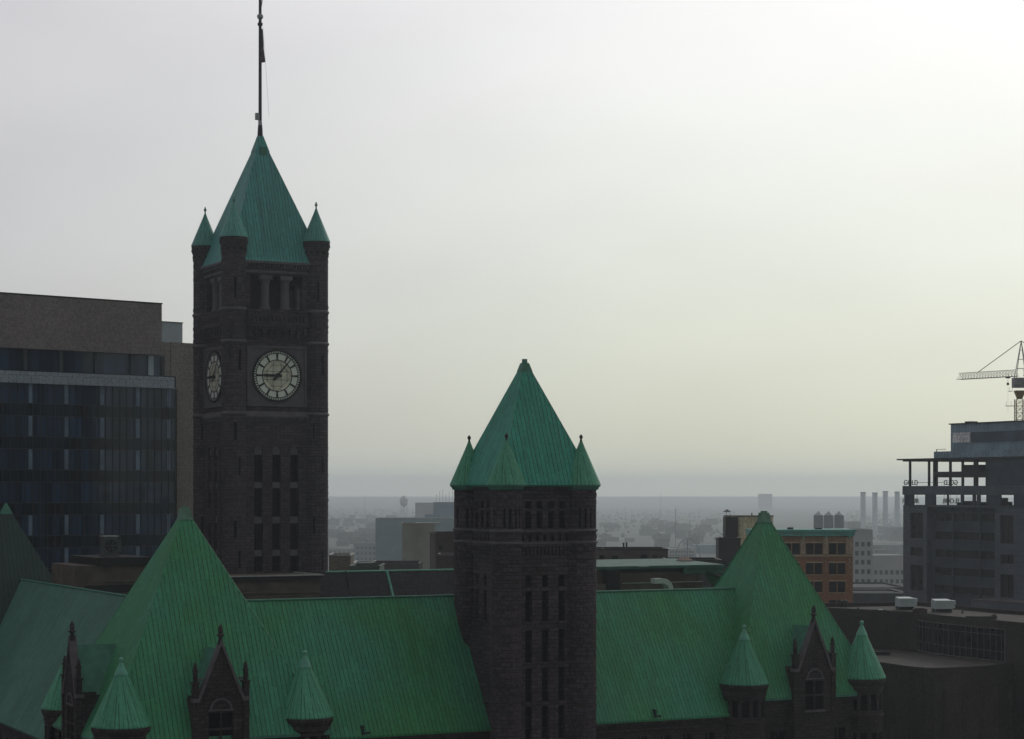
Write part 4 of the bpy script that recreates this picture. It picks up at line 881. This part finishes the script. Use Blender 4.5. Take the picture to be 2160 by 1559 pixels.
# open storeys: columns, slabs and parapets with sky between them
def fbox(m, px0, px1, y0, y1, d0=0, d1=0.5): m.box(RS(px0), RS(px1), d0, d1, fl_z(y1), fl_z(y0))
m = MB(); m.box(0, LEN, 0, 24, zsl-0.4, zsl)
m.box(-0.2, LEN, -0.05, 0.45, fl_z(1044), fl_z(1025)); m.box(-0.2, 0.2, 0.45, 24, fl_z(1044), fl_z(1025)); m.box(0.2, LEN, 23.5, 24, fl_z(1044), fl_z(1028)); 
m.build('floor_band', TW, rt)
m = MB()
for px0, px1, y0, y1 in ((1907, 1926, 1044, 1066), (1951, 1972, 1044, 1066), (2026, 2031, 1044, 1066), (2051, 2056, 1044, 1066), (2080, 2110, 1044, 1066), (2138, 2200, 1044, 1066), (1997, 1999, 1044, 1066), (2060, 2066, 1044, 1066)):
    m = MB(); fbox(m, px0, px1, y0, y1, 0.02, 0.4); m.build('storey_pier', TWB, rt)
m = MB()
for a, b, y in ((1972, 1985, 1060), (1985, 1998, 1057), (1999, 2012, 1057), (2012, 2026, 1059), (2038, 2051, 1054), (2066, 2072, 1050), (2073, 2081, 1058)):
    m = MB(); fbox(m, a, b, y, 1066, 6, 7); m.build('building_stores', STL, rt)
for px, hw, y in [(q, 0.22, 0.3) for q in (1916, 1956, 1967, 1972)]+[(q, 0.25, 0.3) for q in (2001, 2027, 2053, 2057)]+[(2012, 0.1, 9), (1985, 0.1, 9)]:
    m = MB(); m.box(RS(px)-hw, RS(px)+hw, y, y+0.4, fl_z(1025), fl_z(968)); m.build('steel_column', STL, rt)
m = MB(); fbox(m, 1969, 2086, 995, 1007, 0.2, 12); m.build('floor_slab', STL, rt)
m = MB(); fbox(m, 2015, 2052, 981, 995, 2, 5); m.build('machine_housing', STL, rt)
m = MB(); fbox(m, 2078, 2200, 970, 1026, 0.1, 24); m.build('core_wall', TWB, rt)
m = MB(); fbox(m, 2068, 2085, 970, 976, 0.1, 2); fbox(m, 2078, 2085, 990, 1012, 0.1, 1)
m.build('downstand_beam', STL, rt)
m = MB(); m.prism([(RS(1893), -0.2), (RS(1893)+3, -0.4), (LEN, -0.4), (LEN, 25), (RS(1893), 25)], fl_z(969), fl_z(966)); m.prism([(RS(1905), -0.1), (LEN, -0.1), (LEN, 24), (RS(1905), 24)], fl_z(972), fl_z(969)); m.build('canopy', STL, rt)
m = MB(); fbox(m, 1966, 2200, 952, 966, 0.5, 22); fbox(m, 1990, 2200, 895, 953, 2, 20); m.build('plant_room', CLB, rt)
m = MB(); m.box(RS(1995), RS(2032), 1.85, 1.99, fl_z(934), fl_z(913)); m.build('backlit_panel', PALP, rt)
m = MB(); m.box(RS(2034), RS(2200), 1.8, 1.99, fl_z(934), fl_z(913)); m.build('ribbon_window', plain('blue_ribbon', (0.04, 0.07, 0.11), 0.3, 0.3, 0.3), rt)
m = MB(); fbox(m, 1988, 2200, 893, 895.5, 1.7, 20.3); fbox(m, 2004, 2016, 889, 894, 4, 6); fbox(m, 1970, 1990, 947, 948, 0.6, 0.7); fbox(m, 1970, 1971, 947, 953, 0.6, 0.7); m.build('roof_edge', STL, rt)
m = MB(); fbox(m, 2096, 2240, 1257, 1560, -6, -0.1); m.build('podium', TW, rt)
m = MB(); fbox(m, 2096, 2240, 1255, 1257, -6.1, -0.1); m.build('podium_coping', STONE_L, rt)
# crane
CRM = plain('crane_yellow', (0.30, 0.20, 0.09), 0.6, 0.25, 1); CRG = plain('crane_grey', (0.30, 0.30, 0.29), 0.6, 0.2, 1)
Yc = 480; cp = W(2149, HY, Yc); kc = Yc/F; ZC = lambda y: EYE-(y-HY)*kc
cr = empty('tower_crane', (cp.x, cp.y, ZC(905)), 0, 'yellow-grey lattice tower crane above the unfinished high-rise', 'crane')
zo = ZC(905)
def lattice(m, p, q, w, n, r, up=Vector((0, 0, 1)), tri=False):
    p = Vector(p); q = Vector(q); d = (q-p).normalized(); s_ = d.cross(up).normalized(); u_ = s_.cross(d).normalized()
    cs = [(-1, -1), (1, -1), (1, 1), (-1, 1)] if not tri else [(-1, -1), (1, -1), (0, 1)]
    c = lambda t, k: p+(q-p)*t+s_*cs[k][0]*w/2+u_*cs[k][1]*w/2
    K = len(cs)
    for k in range(K):
        m.tube(c(0, k), c(1, k), r, 4)
        for i in range(n):
            a, b = i/n, (i+1)/n; j = (k+1) % K
            m.tube(c(a, k), c(b, j) if i % 2 else c(b, j), r*0.55, 3); m.tube(c(a, j), c(a, k), r*0.55, 3)
            if not tri: m.tube(c(a, j), c(b, k), r*0.45, 3)
m = MB(); lattice(m, (0.2, 0, -12), (0.2, 0, ZC(842)-zo), 1.9, 12, 0.11, Vector((0, 1, 0))); m.build('mast', CRM, cr)
m = MB(); m.pyramid(0.2, 0, 0.5, 0.5, ZC(842)-zo, ZC(824)-zo, 2.3); m.build('slewing_ring', CRM, cr)
m = MB(); m.box(-1.4, 1.7, -1.0, 1.0, ZC(818)-zo, ZC(797)-zo); m.box(-1.5, -0.2, -1.6, -1.0, ZC(812)-zo, ZC(800)-zo); m.build('cab', CRG, cr)
m = MB(); top = Vector((0.55, 0, ZC(719)-zo))
for x, y in ((-0.8, -0.9), (-0.8, 0.9), (1.8, -0.9), (1.8, 0.9)): m.tube((x, y, ZC(797)-zo), top, 0.1, 4)
for t in (0.25, 0.5, 0.75):
    a = [Vector((x, y, ZC(797)-zo)).lerp(top, t) for x, y in ((-0.8, -0.9), (-0.8, 0.9), (1.8, 0.9), (1.8, -0.9))]
    for k in range(4): m.tube(a[k], a[(k+1) % 4], 0.05, 3)
m.build('apex_frame', CRG, cr)
tip = Vector((-10.6, 15, ZC(792)-zo+0.6)); root = Vector((-0.6, 0, ZC(787)-zo))
m = MB(); lattice(m, root, tip, 1.5, 20, 0.07, tri=True); m.build('jib', CRG, cr)
m = MB(); lattice(m, Vector((1.5, 0, ZC(787)-zo)), Vector((9, -9, ZC(788)-zo)), 1.4, 8, 0.08); m.box(7, 10, -10, -7, ZC(810)-zo, ZC(792)-zo); m.build('counter_jib', CRG, cr)
m = MB(); pt = root.lerp(tip, 0.66)+Vector((0, 0, 0.7)); m.tube(top, pt, 0.09, 4); m.tube(top, (8, -8, ZC(787)-zo+0.7), 0.09, 4); m.build('tie_bar', CRG, cr)
hp = root.lerp(tip, 0.14)
m = MB(); m.tube(hp, hp-Vector((0, 0, 2.0)), 0.05, 3); m.box(hp.x-0.5, hp.x+0.5, hp.y-0.3, hp.y+0.3, hp.z-1.1, hp.z-0.7); m.ball((hp.x, hp.y, hp.z-2.4), 0.35, 8); m.tube(hp-Vector((0, 0, 2.6)), hp-Vector((0, 0, 9)), 0.02, 3); m.build('hook_block', STL, cr)
m = MB(); m.box(-2.3, -1.6, -0.5, 0.5, ZC(826)-zo, ZC(825)-zo); m.box(-3.0, -0.8, -0.6, 0.6, ZC(857)-zo, ZC(856)-zo)
for x in (-2.3, -1.6): m.tube((x, -0.5, ZC(826)-zo), (x, -0.5, ZC(817)-zo), 0.04, 3)
for x in (-3.0, -1.9): m.tube((x, -0.6, ZC(857)-zo), (x, -0.6, ZC(847)-zo), 0.04, 3)
m.build('platform', CRG, cr)
# rooftop lettering
SGN = plain('sign_letters', (0.035, 0.05, 0.045), 0.6, 0.2, 0.5)
Yg = 640; kg = Yg/F
def sign(pxl, mirrored, label):
    a = W(pxl, HY, Yg); e = empty('rooftop_sign', (a.x, a.y, EYE-(1075-HY)*kg), 0, label, 'sign', 'rooftop letter signs')
    for row, (txt, y, x0, x1) in enumerate((('GOLD', 1023, 2, 31), ('MEDAL', 1042.5, -1, 34), ('FLOUR', 1062, -1, 34))):
        cu = bpy.data.curves.new('letters', 'FONT'); cu.body = txt; cu.size = 1; cu.extrude = 0.03; cu.offset = 0.012
        tmp = bpy.data.objects.new('letters', cu); COL.objects.link(tmp)
        dg = bpy.context.evaluated_depsgraph_get(); me = bpy.data.meshes.new_from_object(tmp.evaluated_get(dg))
        bpy.data.objects.remove(tmp)
        xs = [v.co.x for v in me.vertices]; ys = [v.co.y for v in me.vertices]
        sx = (x1-x0)*kg/(max(xs)-min(xs)); sy = 10.5*kg/(max(ys)-min(ys)); zz = (1075-y)*kg
        for v in me.vertices:
            x = (v.co.x-min(xs))*sx; x = (x1-x0)*kg-x if mirrored else x
            v.co = Vector((x0*kg+x, -v.co.z*8, zz+(v.co.y-min(ys))*sy))
        me.materials.clear(); me.materials.append(SGN)
        o = bpy.data.objects.new('lettering', me); COL.objects.link(o); o.parent = e
    m = MB()
    for x in (3, 16, 30): m.tube((x*kg, 0.4, -8), (x*kg, 0.4, (1075-1014)*kg), 0.06, 4)
    for y in (1018, 1037, 1057): m.tube((-1*kg, 0.4, (1075-y)*kg), (34*kg, 0.4, (1075-y)*kg), 0.05, 4)
    m.build('sign_frame', SGN, e)
    return e
e1 = sign(1905, False, 'rooftop letters reading gold medal flour left of the unfinished high-rise')
e2 = sign(1989, True, 'rooftop letters seen mirrored from behind through the open storey')
m = MB(); m.tube((32*kg, 0.5, (1075-1018)*kg), (84*kg, 0.5, (1075-1018)*kg), 0.1, 4); m.build('brace_rail', SGN, e1)
block('flour_mill', 'mill building under the rooftop letters, mostly behind the high-rise', 'mill', 1919, 2040, 1076, Yg-1, 4, plain('mill_wall', (0.15, 0.155, 0.16), 0.85, 0.1, 0.1))
# ================================================================== LOW CURVED BUILDING AT THE RIGHT
LB = masonry('dark_brown_precast', (0.052, 0.042, 0.042), (0.062, 0.050, 0.049), (0.035, 0.03, 0.03), 1.5, 6.0, 0.02, 0.25, 0.9, 0.25)
LBF = plain('gravel_roof', (0.058, 0.052, 0.050), 0.95, 0.25, 0.5, 0.2)
lb = empty('curved_low_building', (60, 300, 0), 0, 'low dark brown building with a long curved window and flat roof at lower right', 'building')
def pl(px, py, z): Y = -z*F/(py-HY); return ((px-1080)/F*Y-60, Y-300)
zt = -17.5; T = EYE
def arc(pts, n=5):      # Catmull-Rom through plan points
    out = []
    P = [pts[0]]+list(pts)+[pts[-1]]
    for k in range(1, len(P)-2):
        for i in range(n):
            t = i/n; q = []
            for c in (0, 1):
                a, b, c_, d = P[k-1][c], P[k][c], P[k+1][c], P[k+2][c]
                q.append(0.5*((2*b)+(-a+c_)*t+(2*a-5*b+4*c_-d)*t*t+(-a+3*b-3*c_+d)*t**3))
            out.append(tuple(q))
    out.append(tuple(pts[-1])); return out
left_seg = [pl(1740, 1281.5, zt), pl(1840, 1286, zt), pl(1936, 1291.3, zt)]
win_seg = arc([pl(1936, 1291.3, zt), pl(1980, 1297.0, zt), pl(2050, 1303.5, zt), pl(2121, 1310, zt)], 6)
right_seg = [pl(2121, 1310, zt), pl(2200, 1317, zt)]
front = left_seg+win_seg[1:]+right_seg[1:]
m = MB()
def strip(m, pts, z0, z1):
    acc = 0
    for a, b in zip(pts, pts[1:]):
        d = math.dist(a, b); m.face([(*a, z0), (*b, z0), (*b, z1), (*a, z1)], [(acc, z0), (acc+d, z0), (acc+d, z1), (acc, z1)]); acc += d
strip(m, left_seg, T-40, T+zt); strip(m, right_seg, T-40, T+zt); strip(m, win_seg, T-18.6, T+zt); strip(m, win_seg, T-40, T-23.05)
back = [pl(2200, 1292, zt), pl(2090, 1284.5, zt), pl(1935, 1270, zt), pl(1740, 1273, zt)]
strip(m, [front[-1]]+back+[front[0]], 0, T+zt)
m.build('wall', LB, lb)
m = MB(); m.face([(*p, T+zt-0.55) for p in front+back]); m.build('roof_deck', LBF, lb)
m = MB(); 
for a, b in zip(back, back[1:]): m.tube((*a, T+zt+0.02), (*b, T+zt+0.02), 0.07, 4)
m.build('coping', STONE_L, lb)
m = MB()
for s_, seg in ((0, win_seg),):
    ins = [(x+0.0, y+0.35) for x, y in seg]; strip(m, ins, T-23.05, T-18.6)
m.build('curved_glazing', TGL, lb)
FRM = plain('aluminium_frame', (0.15, 0.145, 0.14), 0.5, 0.15, 1)
m = MB()
for k, q in enumerate(win_seg):
    if k % 1 == 0: m.tube((q[0], q[1]+0.2, T-23.0), (q[0], q[1]+0.2, T-18.65), 0.05 if k < len(win_seg)-1 else 0.13, 4)
for z in (-18.65, -19.5, -21.7, -23.0):
    for a, b in zip(win_seg, win_seg[1:]): m.tube((a[0], a[1]+0.15, T+z), (b[0], b[1]+0.15, T+z), 0.045 if z > -22.9 and z < -18.7 else 0.08, 4)
m.build('window_frame', FRM, lb)
tz = -23.2
edge = arc([pl(1800, 1392, tz), pl(1870, 1401, tz), pl(1950, 1411, tz), pl(2050, 1408.5, tz), pl(2125, 1403, tz), pl(2200, 1397, tz)], 5)
inner = [(x, y+3) for x, y in reversed(front)]
m = MB(); m.face([(*p, T+tz) for p in edge+inner]); m.build('terrace_deck', LBF, lb)
m = MB(); strip(m, edge, 0, T+tz)
m.build('lower_wall', LB, lb)
m = MB(); 
for a, b in zip(edge, edge[1:]): m.tube((*a, T+tz+0.1), (*b, T+tz+0.1), 0.12, 4)
m.build('terrace_kerb', LBF, lb)
for k in range(2, len(edge)-2):
    a, b = edge[k], edge[k+1]
    if k % 2 == 0: m = MB(); m.box(a[0], a[0]+0.5, a[1]-0.12, a[1]+0.4, T-36, T-26.0); m.build('wall_fin', LB, lb)
for px, py in ((1885, 1406), (1975, 1345)): pass
m = MB(); q = pl(1880, 1384, -22.6); m.box(q[0]-2, q[0]+1.5, q[1]+9, q[1]+9.5, T-23.2, T-22.7); m.build('dark_ledge', BLACK, lb)
for q_ in ((1776, 0.5), (1785, 0.62)):
    q = pl(q_[0], 1279, -17.9); m = MB(); m.lathe(q[0], q[1], [(0.16, T-18.05), (0.16, T-17.2), (0.26, T-17.2), (0.26, T-17.0), (0.0, T-16.9)], 8); m.build('vent_pipe', BLACK, lb)
m = MB()
for a, b in zip(right_seg, right_seg[1:]): m.tube((*a, T-16.9), (*b, T-16.9), 0.03, 4)
for k, px in enumerate((1810, 1870, 1925, 2030, 2085)):
    q = pl(px, 1287+6*(k % 2), -18); m = MB(); m.lathe(q[0], q[1]+1.5*(k % 3), [(0.14, T-18.05), (0.14, T-17.65), (0.22, T-17.62), (0.0, T-17.5)], 8); m.build('vent_pipe', GREYM, lb)
# HVAC units on that roof
HV = plain('hvac_white', (0.40, 0.47, 0.48), 0.5, 0.12, 0.6)
for k, (px, yb, wpx) in enumerate(((1911, 1286, 38), (1989, 1291, 42))):
    Y = 18.05*F/(yb-HY); p = W(px, HY, Y); sx = wpx*Y/F/2
    e = empty('hvac_unit', (p.x, p.y, EYE-18.05), 0.1, ['left', 'right'][k]+' white metal air handler with a hood on the low curved building', 'air conditioner', 'rooftop air handlers')
    m = MB(); m.box(-sx, sx*0.75, -1.1, 1.1, 0.5, 1.75); m.face([(-sx, -1.1, 1.75), (sx*0.75, -1.1, 1.75), (sx*0.6, 1.1, 1.9), (-sx, 1.1, 1.9)]); m.build('housing', HV, e)
    m = MB(); m.prism([(sx*0.75, -1.0), (sx*1.15, -0.8), (sx*1.15, 0.8), (sx*0.75, 1.0)], 1.15, 1.7); m.prism([(sx*0.75, -0.9), (sx*1.1, -0.7), (sx*1.1, 0.7), (sx*0.75, 0.9)], 0.6, 1.1); m.build('intake_hood', HV, e)
    m = MB(); m.box(-sx*0.95, sx*0.7, -1.0, 1.0, 0, 0.5); m.build('plinth', BLACK, e)
p = W(1853, HY, 18.05*F/(1291-HY)); m = MB(); m.box(-0.55, 0.4, -0.5, 0.5, 0, 0.28); m.box(0.1, 0.62, -0.35, 0.35, 0.05, 0.38)
o = m.build('roof_vent', HV, None, (p.x, p.y, EYE-18.05)); tag(o, 'small low white vent on the roof left of the two air handlers', 'vent')
p = W(1940, HY, 18.05*F/(1296-HY)); m = MB(); m.box(-1.0, 1.0, -0.5, 0.5, 0, 0.85); m.box(-0.7, 0.7, -0.4, 0.4, 0.85, 0.95)
o = m.build('roof_curb', plain('rust_box', (0.075, 0.06, 0.055), 0.8, 0.2, 1), None, (p.x, p.y, EYE-18.05)); tag(o, 'dull brown box on the roof between the two white air handlers', 'vent box')
m = MB(); m.box(-1.9, 1.9, -0.8, 0.8, 0, 0.45); m.lathe(1.9, 0, [(0.45, 0), (0.45, 0.5), (0.2, 0.7)], 10)
p = W(2068, HY, 18.05*F/(1306-HY)); o = m.build('roof_hatch', LBF, None, (p.x, p.y, EYE-18.05)); tag(o, 'long low grey roof hatch at the right end of the curved building', 'roof hatch')
# ================================================================== FAR CITY, GROUND, HILLS
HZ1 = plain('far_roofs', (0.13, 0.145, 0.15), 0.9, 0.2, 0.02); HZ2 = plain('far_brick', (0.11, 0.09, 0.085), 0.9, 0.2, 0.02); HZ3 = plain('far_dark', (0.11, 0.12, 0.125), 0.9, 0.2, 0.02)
cnt = 0
for lo, hi, ylo, yhi, n in ((700, 846, 1092, 1180, 46), (1262, 1505, 1100, 1160, 40), (1800, 1900, 1118, 1150, 4)):
    for _ in range(n):
        px = random.uniform(lo, hi); yb = random.triangular(ylo, yhi, ylo+20); Y = (EYE+25)*F/(yb-HY); 
        if Y < 1900 or Y > 6500: continue
        w = random.uniform(10, 34); d = random.uniform(8, 20); h = random.uniform(5, 15); p = W(px, HY, Y); mt = random.choice((HZ1, HZ1, HZ2, HZ3))
        m = MB(); m.box(-w/2, w/2, 0, d, 0, h); m.box(-w/2-0.2, w/2+0.2, -0.2, 0.3, h, h+0.5)
        if random.random() < 0.4: m.box(-w/5, w/8, 3, 7, h, h+2.5)
        m.m = 1
        nw = int(w/4)
        for q in range(nw):
            for f_ in range(int(h/4)): m.box(-w/2+1.2+q*4, -w/2+3.2+q*4, -0.15, -0.01, 1.3+f_*4, 3.2+f_*4)
        o = m.build('distant_building', [mt, HZ3], None, (p.x, p.y, -25)); o.rotation_euler = (0, 0, random.uniform(-0.3, 0.3))
        tag(o, 'small low flat-roofed building lost in the haze on the plain', 'building', 'hazy low buildings on the far plain')
GRD = plain('ground_cover', (0.062, 0.072, 0.070), 0.95, 0.4, 0.006)
m = MB(); ys_ = [-6000, -2000, 0, 400, 700, 900, 1100, 3000, 7000, 11000, 16000, 26000]; xs_ = [-20000, -8000, -3000, 0, 3000, 8000, 20000]
for y0, y1 in zip(ys_, ys_[1:]):
    for x0, x1 in zip(xs_, xs_[1:]): m.face([(x0, y0, GZ(y0)), (x1, y0, GZ(y0)), (x1, y1, GZ(y1)), (x0, y1, GZ(y1))])
tag(m.build('ground', GRD), kind='structure')
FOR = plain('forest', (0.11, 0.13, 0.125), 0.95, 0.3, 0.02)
m = MB(); nx = 420; rows = [(9000, 0), (10000, 0.3), (11000, 0.6), (12000, 1.0), (12600, 0.8), (13500, 0)]
def hh(x):
    return 36+3.0*math.sin(x/940)+2.0*math.sin(x/333+1)+1.4*math.sin(x/137+2)-1.2*(x/3000)
prev = None; rj = [[random.uniform(-0.9, 1.3)+(random.random() < 0.06)*3 for _ in range(nx+1)] for _ in rows]
for i in range(nx):
    for j in range(len(rows)-1):
        P = []
        for ii, jj in ((i, j), (i+1, j), (i+1, j+1), (i, j+1)):
            x = -4200+8400*ii/nx; y, f_ = rows[jj]; P.append((x, y, -25.3+hh(x)*f_+rj[jj][ii]*f_*1.6))
        m.face(P)
tag(m.build('hills', FOR), kind='structure')
# tree mass on the plain: clumps of leaf-like facets
m = MB()
for _ in range(1100):
    px = random.uniform(680, 1560) if random.random() < 0.85 else random.uniform(1790, 1910); yb = random.triangular(1062, 1150, 1080); Y = (EYE+25)*F/(yb-HY)
    if Y < 2600: continue
    p = W(px+random.gauss(0, 3), HY, Y); r = random.uniform(3, 7); h = random.uniform(4, 7)
    top = (p.x, p.y, h-25); ring_ = [(p.x+r*math.cos(a)*random.uniform(0.7, 1.2), p.y+r*math.sin(a), h*random.uniform(0.35, 0.75)-25) for a in (0, 1.2, 2.5, 3.8, 5)]
    bt = (p.x, p.y, -25)
    for k in range(5): m.face([ring_[k], ring_[(k+1) % 5], top]); m.face([ring_[k], ring_[(k+1) % 5], bt])
tag(m.build('distant_trees', FOR), 'dim belt of trees spread over the hazy plain', 'trees', kind='stuff')
for px, yt, yb, Y, lab in ((770, 1043, 1052, 6500, 'faint thin mast on the horizon right of the clock tower'), (1394, 1040, 1052, 6500, 'faint thin mast on the horizon right of the middle tower'), (1425, 1073, 1132, 2500, 'slender pale mast rising from the hazy plain right of the middle tower')):
    p = W(px, HY, Y); m = MB(); zt_ = W(px, yt, Y).z; m.tube((0, 0, -25), (0, 0, zt_), 0.9 if Y > 3000 else 0.45, 5, 0.3)
    for k in range(4): z = zt_*(0.55+0.13*k); m.box(-1.0, 1.0, -0.15, 0.15, z-0.15, z+0.15)
    o = m.build('radio_mast', HZ3, None, (p.x, p.y, 0)); tag(o, lab, 'mast')
# street around the hall
m = MB(); m.box(-70, 80, 150, 205, 0.0, 0.004); tag(m.build('road', plain('asphalt', (0.05, 0.05, 0.052), 0.9, 0.2, 0.5)), kind='structure')
# ================================================================== HAZE
m = MB(); m.box(-4800, 4800, -150, 13900, -26.4, 136)
hz = m.build('haze', None); tag(hz, 'pale even haze over the city', 'haze', kind='stuff')
mt = bpy.data.materials.new('haze_air'); mt.use_nodes = True; nt = mt.node_tree; nt.nodes.clear()
out = nt.nodes.new('ShaderNodeOutputMaterial'); pv = nt.nodes.new('ShaderNodeVolumePrincipled')
pv.inputs['Color'].default_value = (0.84, 0.94, 1.0, 1); pv.inputs['Density'].default_value = 0.000135; pv.inputs['Anisotropy'].default_value = 0.55
nt.links.new(pv.outputs[0], out.inputs['Volume']); hz.data.materials.clear(); hz.data.materials.append(mt)
# ================================================================== SKY AND LIGHT
SAZ, SEL = math.radians(24), math.radians(24)      # veiled sun: to the right, behind the buildings
wd = bpy.data.worlds.new('World'); sc.world = wd; wd.use_nodes = True; nt = wd.node_tree; nt.nodes.clear()
out = N(nt, 'ShaderNodeOutputWorld'); bg = N(nt, 'ShaderNodeBackground')
sky = N(nt, 'ShaderNodeTexSky', sky_type='NISHITA'); sky.sun_disc = False; sky.sun_elevation = SEL; sky.sun_rotation = SAZ; sky.air_density = 1; sky.dust_density = 1
sc1 = N(nt, 'ShaderNodeVectorMath', operation='SCALE'); sc1.inputs['Scale'].default_value = 0.05; nt.links.new(sky.outputs[0], sc1.inputs[0])
tc = N(nt, 'ShaderNodeTexCoord'); g = tc.outputs['Generated']
def dotp(vec):
    v = Vector(vec).normalized(); d = N(nt, 'ShaderNodeVectorMath', operation='DOT_PRODUCT'); nt.links.new(g, d.inputs[0]); d.inputs[1].default_value = v; return d.outputs['Value']
def mth(op, a, b=None, clamp=False):
    n = N(nt, 'ShaderNodeMath', operation=op, use_clamp=clamp)
    for k, v in enumerate((a, b)):
        if v is None: continue
        if isinstance(v, (int, float)): n.inputs[k].default_value = v
        else: nt.links.new(v, n.inputs[k])
    return n.outputs[0]
sd = (math.sin(math.radians(19))*math.cos(math.radians(19)), math.cos(math.radians(19))*math.cos(math.radians(19)), math.sin(math.radians(19)))
d = mth('MAXIMUM', dotp(sd), 0.0)
lobe = mth('POWER', d, 11.0); wide = d
noi = N(nt, 'ShaderNodeTexNoise'); noi.inputs['Scale'].default_value = 4.5; noi.inputs['Detail'].default_value = 5; noi.inputs['Roughness'].default_value = 0.45
mp = N(nt, 'ShaderNodeMapping'); mp.inputs['Scale'].default_value = (1, 1, 2.4); nt.links.new(g, mp.inputs[0]); nt.links.new(mp.outputs[0], noi.inputs['Vector'])
nz = mth('MULTIPLY', mth('SUBTRACT', noi.outputs['Fac'], 0.5), 0.24)
lum = mth('ADD', mth('ADD', mth('MULTIPLY', lobe, 0.33), mth('MULTIPLY', wide, 0.455)), mth('ADD', nz, 0.225))
sep = N(nt, 'ShaderNodeSeparateXYZ'); nt.links.new(g, sep.inputs[0])
el = mth('MULTIPLY', sep.outputs[2], 3.6, True)     # 0 at the horizon, 1 high up
zz_ = mth('MAXIMUM', sep.outputs[2], 0.0)
lum = mth('MULTIPLY', lum, mth('SUBTRACT', 1.0, mth('MULTIPLY', mth('EXPONENT', mth('MULTIPLY', zz_, -12.0)), 0.38)))
lum = mth('ADD', lum, mth('MULTIPLY', mth('EXPONENT', mth('MULTIPLY', zz_, -42.0)), 0.19))
tint = ramp(nt, [(0.0, (0.95, 1.0, 0.80)), (0.4, (0.965, 1.0, 0.915)), (0.8, (1.0, 0.995, 0.99))]); nt.links.new(el, tint.inputs[0])
side = mth('MULTIPLY', mth('ADD', mth('MULTIPLY', sep.outputs[0], -2.2), 0.15), 1.0, True)   # lilac grey towards the left
col = mixc(nt, tint.outputs[0], (1.0, 0.975, 1.03), side)
vs = N(nt, 'ShaderNodeVectorMath', operation='SCALE'); nt.links.new(col, vs.inputs[0]); nt.links.new(lum, vs.inputs['Scale'])
ad = N(nt, 'ShaderNodeVectorMath', operation='ADD'); nt.links.new(vs.outputs[0], ad.inputs[0])
sc2 = N(nt, 'ShaderNodeVectorMath', operation='SCALE'); sc2.inputs['Scale'].default_value = 0.1; nt.links.new(sc1.outputs[0], sc2.inputs[0]); nt.links.new(sc2.outputs[0], ad.inputs[1])
nt.links.new(ad.outputs[0], bg.inputs['Color']); bg.inputs['Strength'].default_value = 1.0
nt.links.new(bg.outputs[0], out.inputs['Surface'])
sl = bpy.data.lights.new('sun', 'SUN'); sl.energy = 0.5; sl.angle = math.radians(14); sl.color = (1.0, 0.95, 0.86)
so = bpy.data.objects.new('sun', sl); COL.objects.link(so)
dv = Vector((math.sin(SAZ)*math.cos(SEL), math.cos(SAZ)*math.cos(SEL), math.sin(SEL))); so.rotation_euler = dv.to_track_quat('Z', 'Y').to_euler(); so.location = (100, 100, 200)
# ================================================================== CAMERA
cd = bpy.data.cameras.new('camera'); cd.sensor_width = 36; cd.lens = F/2160*36; cd.shift_y = (HY-779.5)/2160; cd.clip_end = 60000; cd.clip_start = 1
co = bpy.data.objects.new('camera', cd); COL.objects.link(co); co.location = (0, 0, EYE); co.rotation_euler = (math.radians(90), 0, 0); sc.camera = co
sc.view_settings.view_transform = 'Standard'; sc.view_settings.look = 'None'; sc.view_settings.gamma = 1; sc.view_settings.exposure = 0
sc.cycles.max_bounces = 6; sc.cycles.volume_bounces = 0; sc.cycles.use_denoising = True
